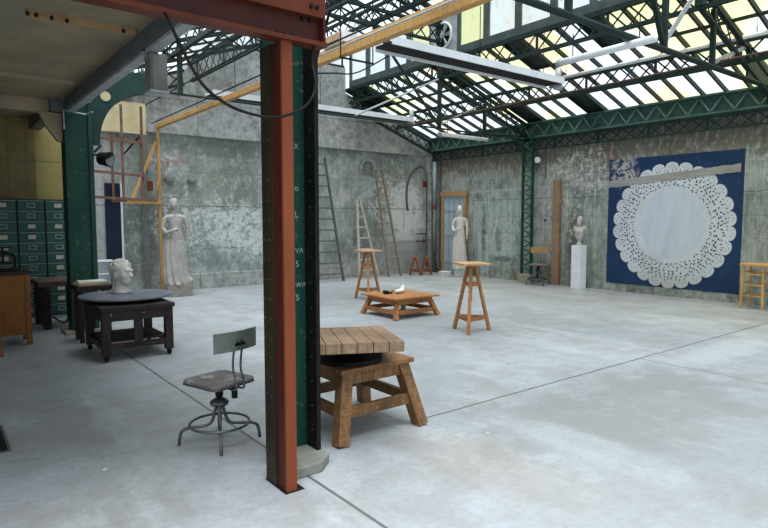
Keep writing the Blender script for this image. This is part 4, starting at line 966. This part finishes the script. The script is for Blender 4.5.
def leaf(r, a, L, W, ang):
    cy_, cz_ = C0[0]+r*math.cos(a), C0[1]+.01+r*math.sin(a); d = (math.cos(a+ang), math.sin(a+ang)); e = (-d[1], d[0])
    q = [(-1, 0), (-.4, .8), (.4, .8), (1, 0), (.4, -.8), (-.4, -.8)]
    m.add([(-.0155, cy_+d[0]*u*L+e[0]*v*W, cz_+d[1]*u*L+e[1]*v*W) for u, v in q], [(5, 4, 3, 2, 1, 0)])
for ring, (r, cnt, L, W) in enumerate([(.83, 84, .016, .008), (.85, 52, .022, .010), (.91, 60, .026, .011), (.975, 66, .03, .012), (1.04, 72, .028, .012), (1.10, 78, .026, .011), (1.16, 84, .020, .009)]):
    for k in range(cnt):
        if rnd.random() < .10: continue
        leaf(r+rnd.uniform(-.02, .02), 2*PI*(k+.5*(ring % 2))/cnt+rnd.uniform(-.02, .02), L*rnd.uniform(.8, 1.5), W*1.35, [0, .7, -.7, 1.57, .4, -.5, 0][ring]*(1 if k % 2 else -1)+rnd.uniform(-.3, .3))
for k in range(NS):
    a0 = 2*PI*(k+.5)/NS
    for da, r in ((0, 1.255), (-.05, 1.225), (.05, 1.225)): leaf(r, a0+da, .014, .008, rnd.uniform(0, 3))
m.build('lace_holes', 'mural_blue', dl)['kind'] = 'stuff'
m = MB(); rnd = random.Random(9); up, lo = [], []
for k in range(41):
    yv = 1.42-2.78*k/40; zz = .86+.22*k/40*.9
    up.append((yv, zz+.085+rnd.uniform(-.01, .01))); lo.append((yv, zz-.075+rnd.uniform(-.012, .012)))
m.add([(-.018, u, w) for u, w in up+lo], [(k, k+1, 42+k, 41+k) for k in range(40)]); m.build('scraped_band', 'mural_band', t)

# white pedestal and bust
t = thing('white_pedestal', (12.22, 8.16, 0), 'tall plain white pedestal against the right wall left of the mural', 'pedestal')
MB().box(-.125, .125, -.125, .125, 0, 1.03).build('box', 'white', t, bevel=.004)
t = thing('small_bust', (12.22, 8.16, 1.03), 'pale plaster bust on a turned foot, on the white pedestal', 'bust')
m = MB(); m.lathe([(.09, 0), (.10, .03), (.07, .05), (.05, .09), (.07, .13), (.12, .16), (.15, .25), (.16, .33), (.12, .38)], n=24)
m.ell((0, 0, .33), (.13, .19, .10)); m.tube([(0, 0, .36), (0, -.0, .48)], .06); m.ell((-.01, 0, .55), (.09, .08, .11)); m.ell((-.06, 0, .51), (.05, .06, .07)); m.ell((.02, 0, .60), (.095, .095, .08)); m.ell((-.11, 0, .53), (.02, .015, .03))
for q in (-1, 1): m.ell((0, q*.17, .38), (.06, .07, .07))
m.build('figure', 'stone', t, remesh=.012, smooth=True); t.scale = (.72, .72, 1.02)

# ------------------------------------------------------------------ draped statue
def draped(loc, rz, H, mt, label, base, folds=11, scl=1.0, name='draped_statue'):
    t = thing(name, loc, label, 'statue', rz=rz)
    bw, bh, bm_ = base
    MB().box(-bw/2, bw/2, -bw/2, bw/2, 0, bh).build('base_block', bm_, t, bevel=.01)
    m = MB(); S = (H-bh)/1.85; Z = lambda q: bh+q*S
    def fn(a, u):
        amp = .13*(1-u)**.7+.015; return (1+amp*math.cos(folds*a+1.4*u*3)+.05*math.cos(3*a+4*u), -.06*S*math.sin(u*2.6), 0)
    m.lathe([(.26*S, Z(0)), (.25*S, Z(.08)), (.235*S, Z(.3)), (.22*S, Z(.55)), (.205*S, Z(.8)), (.185*S, Z(.95)), (.15*S, Z(1.08))], n=88, fn=fn)
    ox = -.035*S
    m.ell((ox, 0, Z(1.12)), (.15*S, .105*S, .14*S)); m.ell((ox, 0, Z(1.30)), (.155*S, .11*S, .17*S)); m.ell((ox, 0, Z(1.43)), (.165*S, .085*S, .07*S))
    for q in (-1, 1): m.ell((ox+q*.06*S, -.07*S, Z(1.33)), (.055*S, .05*S, .055*S)); m.ell((ox+q*.155*S, 0, Z(1.42)), (.055*S, .06*S, .06*S))
    for k in range(9):                                                       # bodice folds
        a0 = -1.2+k*.3; m.tube([(ox+.15*S*math.sin(a0), -.11*S*math.cos(a0), Z(1.46)), (ox+.13*S*math.sin(a0*.8), -.125*S*math.cos(a0*.8), Z(1.25)), (ox+.14*S*math.sin(a0), -.13*S*math.cos(a0), Z(1.06))], .012*S, 6)
    m.tube([(ox, 0, Z(1.42)), (ox-.01, -.01, Z(1.50)), (ox-.015, -.015, Z(1.60))], .06*S, 12, radii=[.085*S, .062*S, .06*S])
    hx_ = ox-.02*S
    m.ell((hx_, -.02*S, Z(1.68)), (.078*S, .092*S, .115*S)); m.ell((hx_, .03*S, Z(1.73)), (.10*S, .105*S, .105*S)); m.ell((hx_, .12*S, Z(1.70)), (.055*S, .055*S, .055*S))
    for q in (-1, 1): m.ell((hx_+q*.085*S, .03*S, Z(1.63)), (.035*S, .06*S, .09*S))
    m.ell((hx_, -.112*S, Z(1.67)), (.014*S, .02*S, .022*S)); m.ell((hx_, -.085*S, Z(1.61)), (.035*S, .025*S, .02*S))
    # arms: one forearm folded over the waist, one hanging with cloth
    m.tube([(ox-.20*S, 0, Z(1.42)), (ox-.25*S, -.03*S, Z(1.2)), (ox-.20*S, -.14*S, Z(1.10)), (ox-.04*S, -.17*S, Z(1.16))], .04, 10, radii=[.055*S, .048*S, .042*S, .032*S])
    m.ell((ox-.01*S, -.17*S, Z(1.17)), (.045*S, .022*S, .025*S))
    for k in range(4): m.tube([(ox+.02*S, -.172*S, Z(1.185-.012*k)), (ox+(.075-.008*k)*S, -.178*S, Z(1.18-.014*k))], .009*S, 6)
    m.tube([(ox+.20*S, 0, Z(1.42)), (ox+.245*S, -.01, Z(1.18)), (ox+.24*S, -.05*S, Z(.95))], .04, 10, radii=[.055*S, .045*S, .033*S])
    m.ell((ox+.235*S, -.06*S, Z(.90)), (.025*S, .03*S, .05*S))
    for k in range(4): m.tube([(ox+.235*S, (-.08+.018*k)*S, Z(.88)), (ox+.23*S, (-.08+.018*k)*S, Z(.80+.006*k))], .009*S, 6)
    for k in range(7):                                                       # diagonal swags
        a0 = -.9+k*.25; m.tube([(ox+.15*S*math.sin(a0+2.6*u)*(1+.25*u)*1.05, -.15*S*abs(math.cos(a0+1.8*u))-.03, Z(1.12-.95*u)) for u in [i/8 for i in range(9)]], .018*S, 6)
    m.ell((.16*S, -.05, Z(.08)), (.14*S, .12*S, .08*S)); m.ell((-.05*S, -.16*S, Z(.03)), (.05*S, .10*S, .035*S))
    m.build('figure', mt, t, remesh=.014, smooth=True)
    return t
draped((4.27, 12.72, 0), math.radians(-12), 2.12, 'statue', 'life-size grey statue of a draped woman on a low block by the back wall', (.50, .24, 'block'))
pl_ = draped((12.12, 11.97, 0), math.radians(-50), 2.06, 'plaster', 'slender white draped statue standing in front of the pale blue door', (.42, .22, 'stone'), folds=16)
pl_.scale = (.84, .84, 1.0)
tag(MB().box(11.55, 11.80, 12.05, 12.3, 0, .16).build('stone_block', 'plaster', bevel=.01), 'small pale stone block on the floor in front of the blue door', 'block')

# right edge stool rack
t = thing('wooden_stool', (12.07, 4.28, 0), 'light wooden stool with several rungs at the right picture edge beside the mural', 'stool')
MB().box(-.21, .21, -.42, .24, .79, .83).build('stool_top', 'timber', t, bevel=.004)
for sx, sy in ((-1, 1), (1, 1), (-1, -1), (1, -1)):
    yy = .20 if sy > 0 else -.16
    MB().bar((sx*.20, yy, 0), (sx*.16, yy*.9, .79), .035, .035).build('leg', 'timber', t)
MB().bar((-.20, -.52, 0), (-.16, -.40, .79), .035, .035).build('leg', 'timber', t)
for z in (.28, .48, .68):
    MB().bar((-.18, .19, z), (.18, .19, z), .018, .022).build('rung', 'timber', t); MB().bar((-.18, -.15, z), (.18, -.15, z), .018, .022).build('rung', 'timber', t)
    MB().bar((-.18, .19, z-.04), (-.18, -.15, z-.04), .018, .022).build('rung', 'timber', t); MB().bar((.18, .19, z-.04), (.18, -.15, z-.04), .018, .022).build('rung', 'timber', t)

# drain grate
t = thing('drain_grate', (.22, 5.18, 0.0), 'dark slotted metal drain grate in the floor at the left edge', 'grate')
MB().box(-.19, .19, -.33, .33, .0, .006).build('frame', 'grey_beam', t)
m = MB()
for k in range(16): m.box(-.17, .17, -.31+k*.04, -.285+k*.04, .006, .012)
m.build('bars', 'iron_black', t)
for k, (x, y, s) in enumerate([(.86, 4.1, .018), (.93, 2.75, .012), (3.35, 3.0, .012), (4.6, 4.9, .014)]):
    tag(MB().cbox((x, y, .004), (s*1.6, s, .006), k).build('plaster_crumb', 'plaster'), ['tiny white crumb on the floor left of the swivel chair', 'tiny white crumb on the floor at the bottom left corner', 'tiny crumb on the floor in front of the modelling stand', 'tiny crumb on the floor before the right tall stool'][k], 'crumb')

# ------------------------------------------------------------------ light
S = bpy.context.scene
w = bpy.data.worlds.new('sky'); S.world = w; w.use_nodes = True; nt = w.node_tree
bg = nt.nodes['Background']; bg.inputs[0].default_value = (.80, .91, 1.0, 1); bg.inputs[1].default_value = .60
sun = bpy.data.lights.new('sun', 'SUN'); sun.energy = 3.9; sun.color = (.97, .98, 1.0); sun.angle = math.radians(50)
so = bpy.data.objects.new('sun', sun); COL.objects.link(so); so.rotation_euler = (math.radians(8), math.radians(-10), 0)

# ------------------------------------------------------------------ camera
f, p, ya = 588.0, math.atan(45/588), math.radians(37.9)
F = Vector((math.sin(ya)*math.cos(p), math.cos(ya)*math.cos(p), -math.sin(p)))
R = Vector((math.cos(ya), -math.sin(ya), 0)); U = R.cross(F)
cam = bpy.data.cameras.new('camera'); co = bpy.data.objects.new('camera', cam); COL.objects.link(co)
mm = Matrix((R, U, -F)).transposed().to_4x4(); mm.translation = (0, 0, 1.65); co.matrix_world = mm
cam.sensor_width = 36; cam.lens = f*36/768; S.camera = co
S.view_settings.view_transform = 'Standard'; S.view_settings.look = 'None'; S.view_settings.gamma = 1; S.view_settings.use_curve_mapping = False
S.view_settings.exposure = 1.1
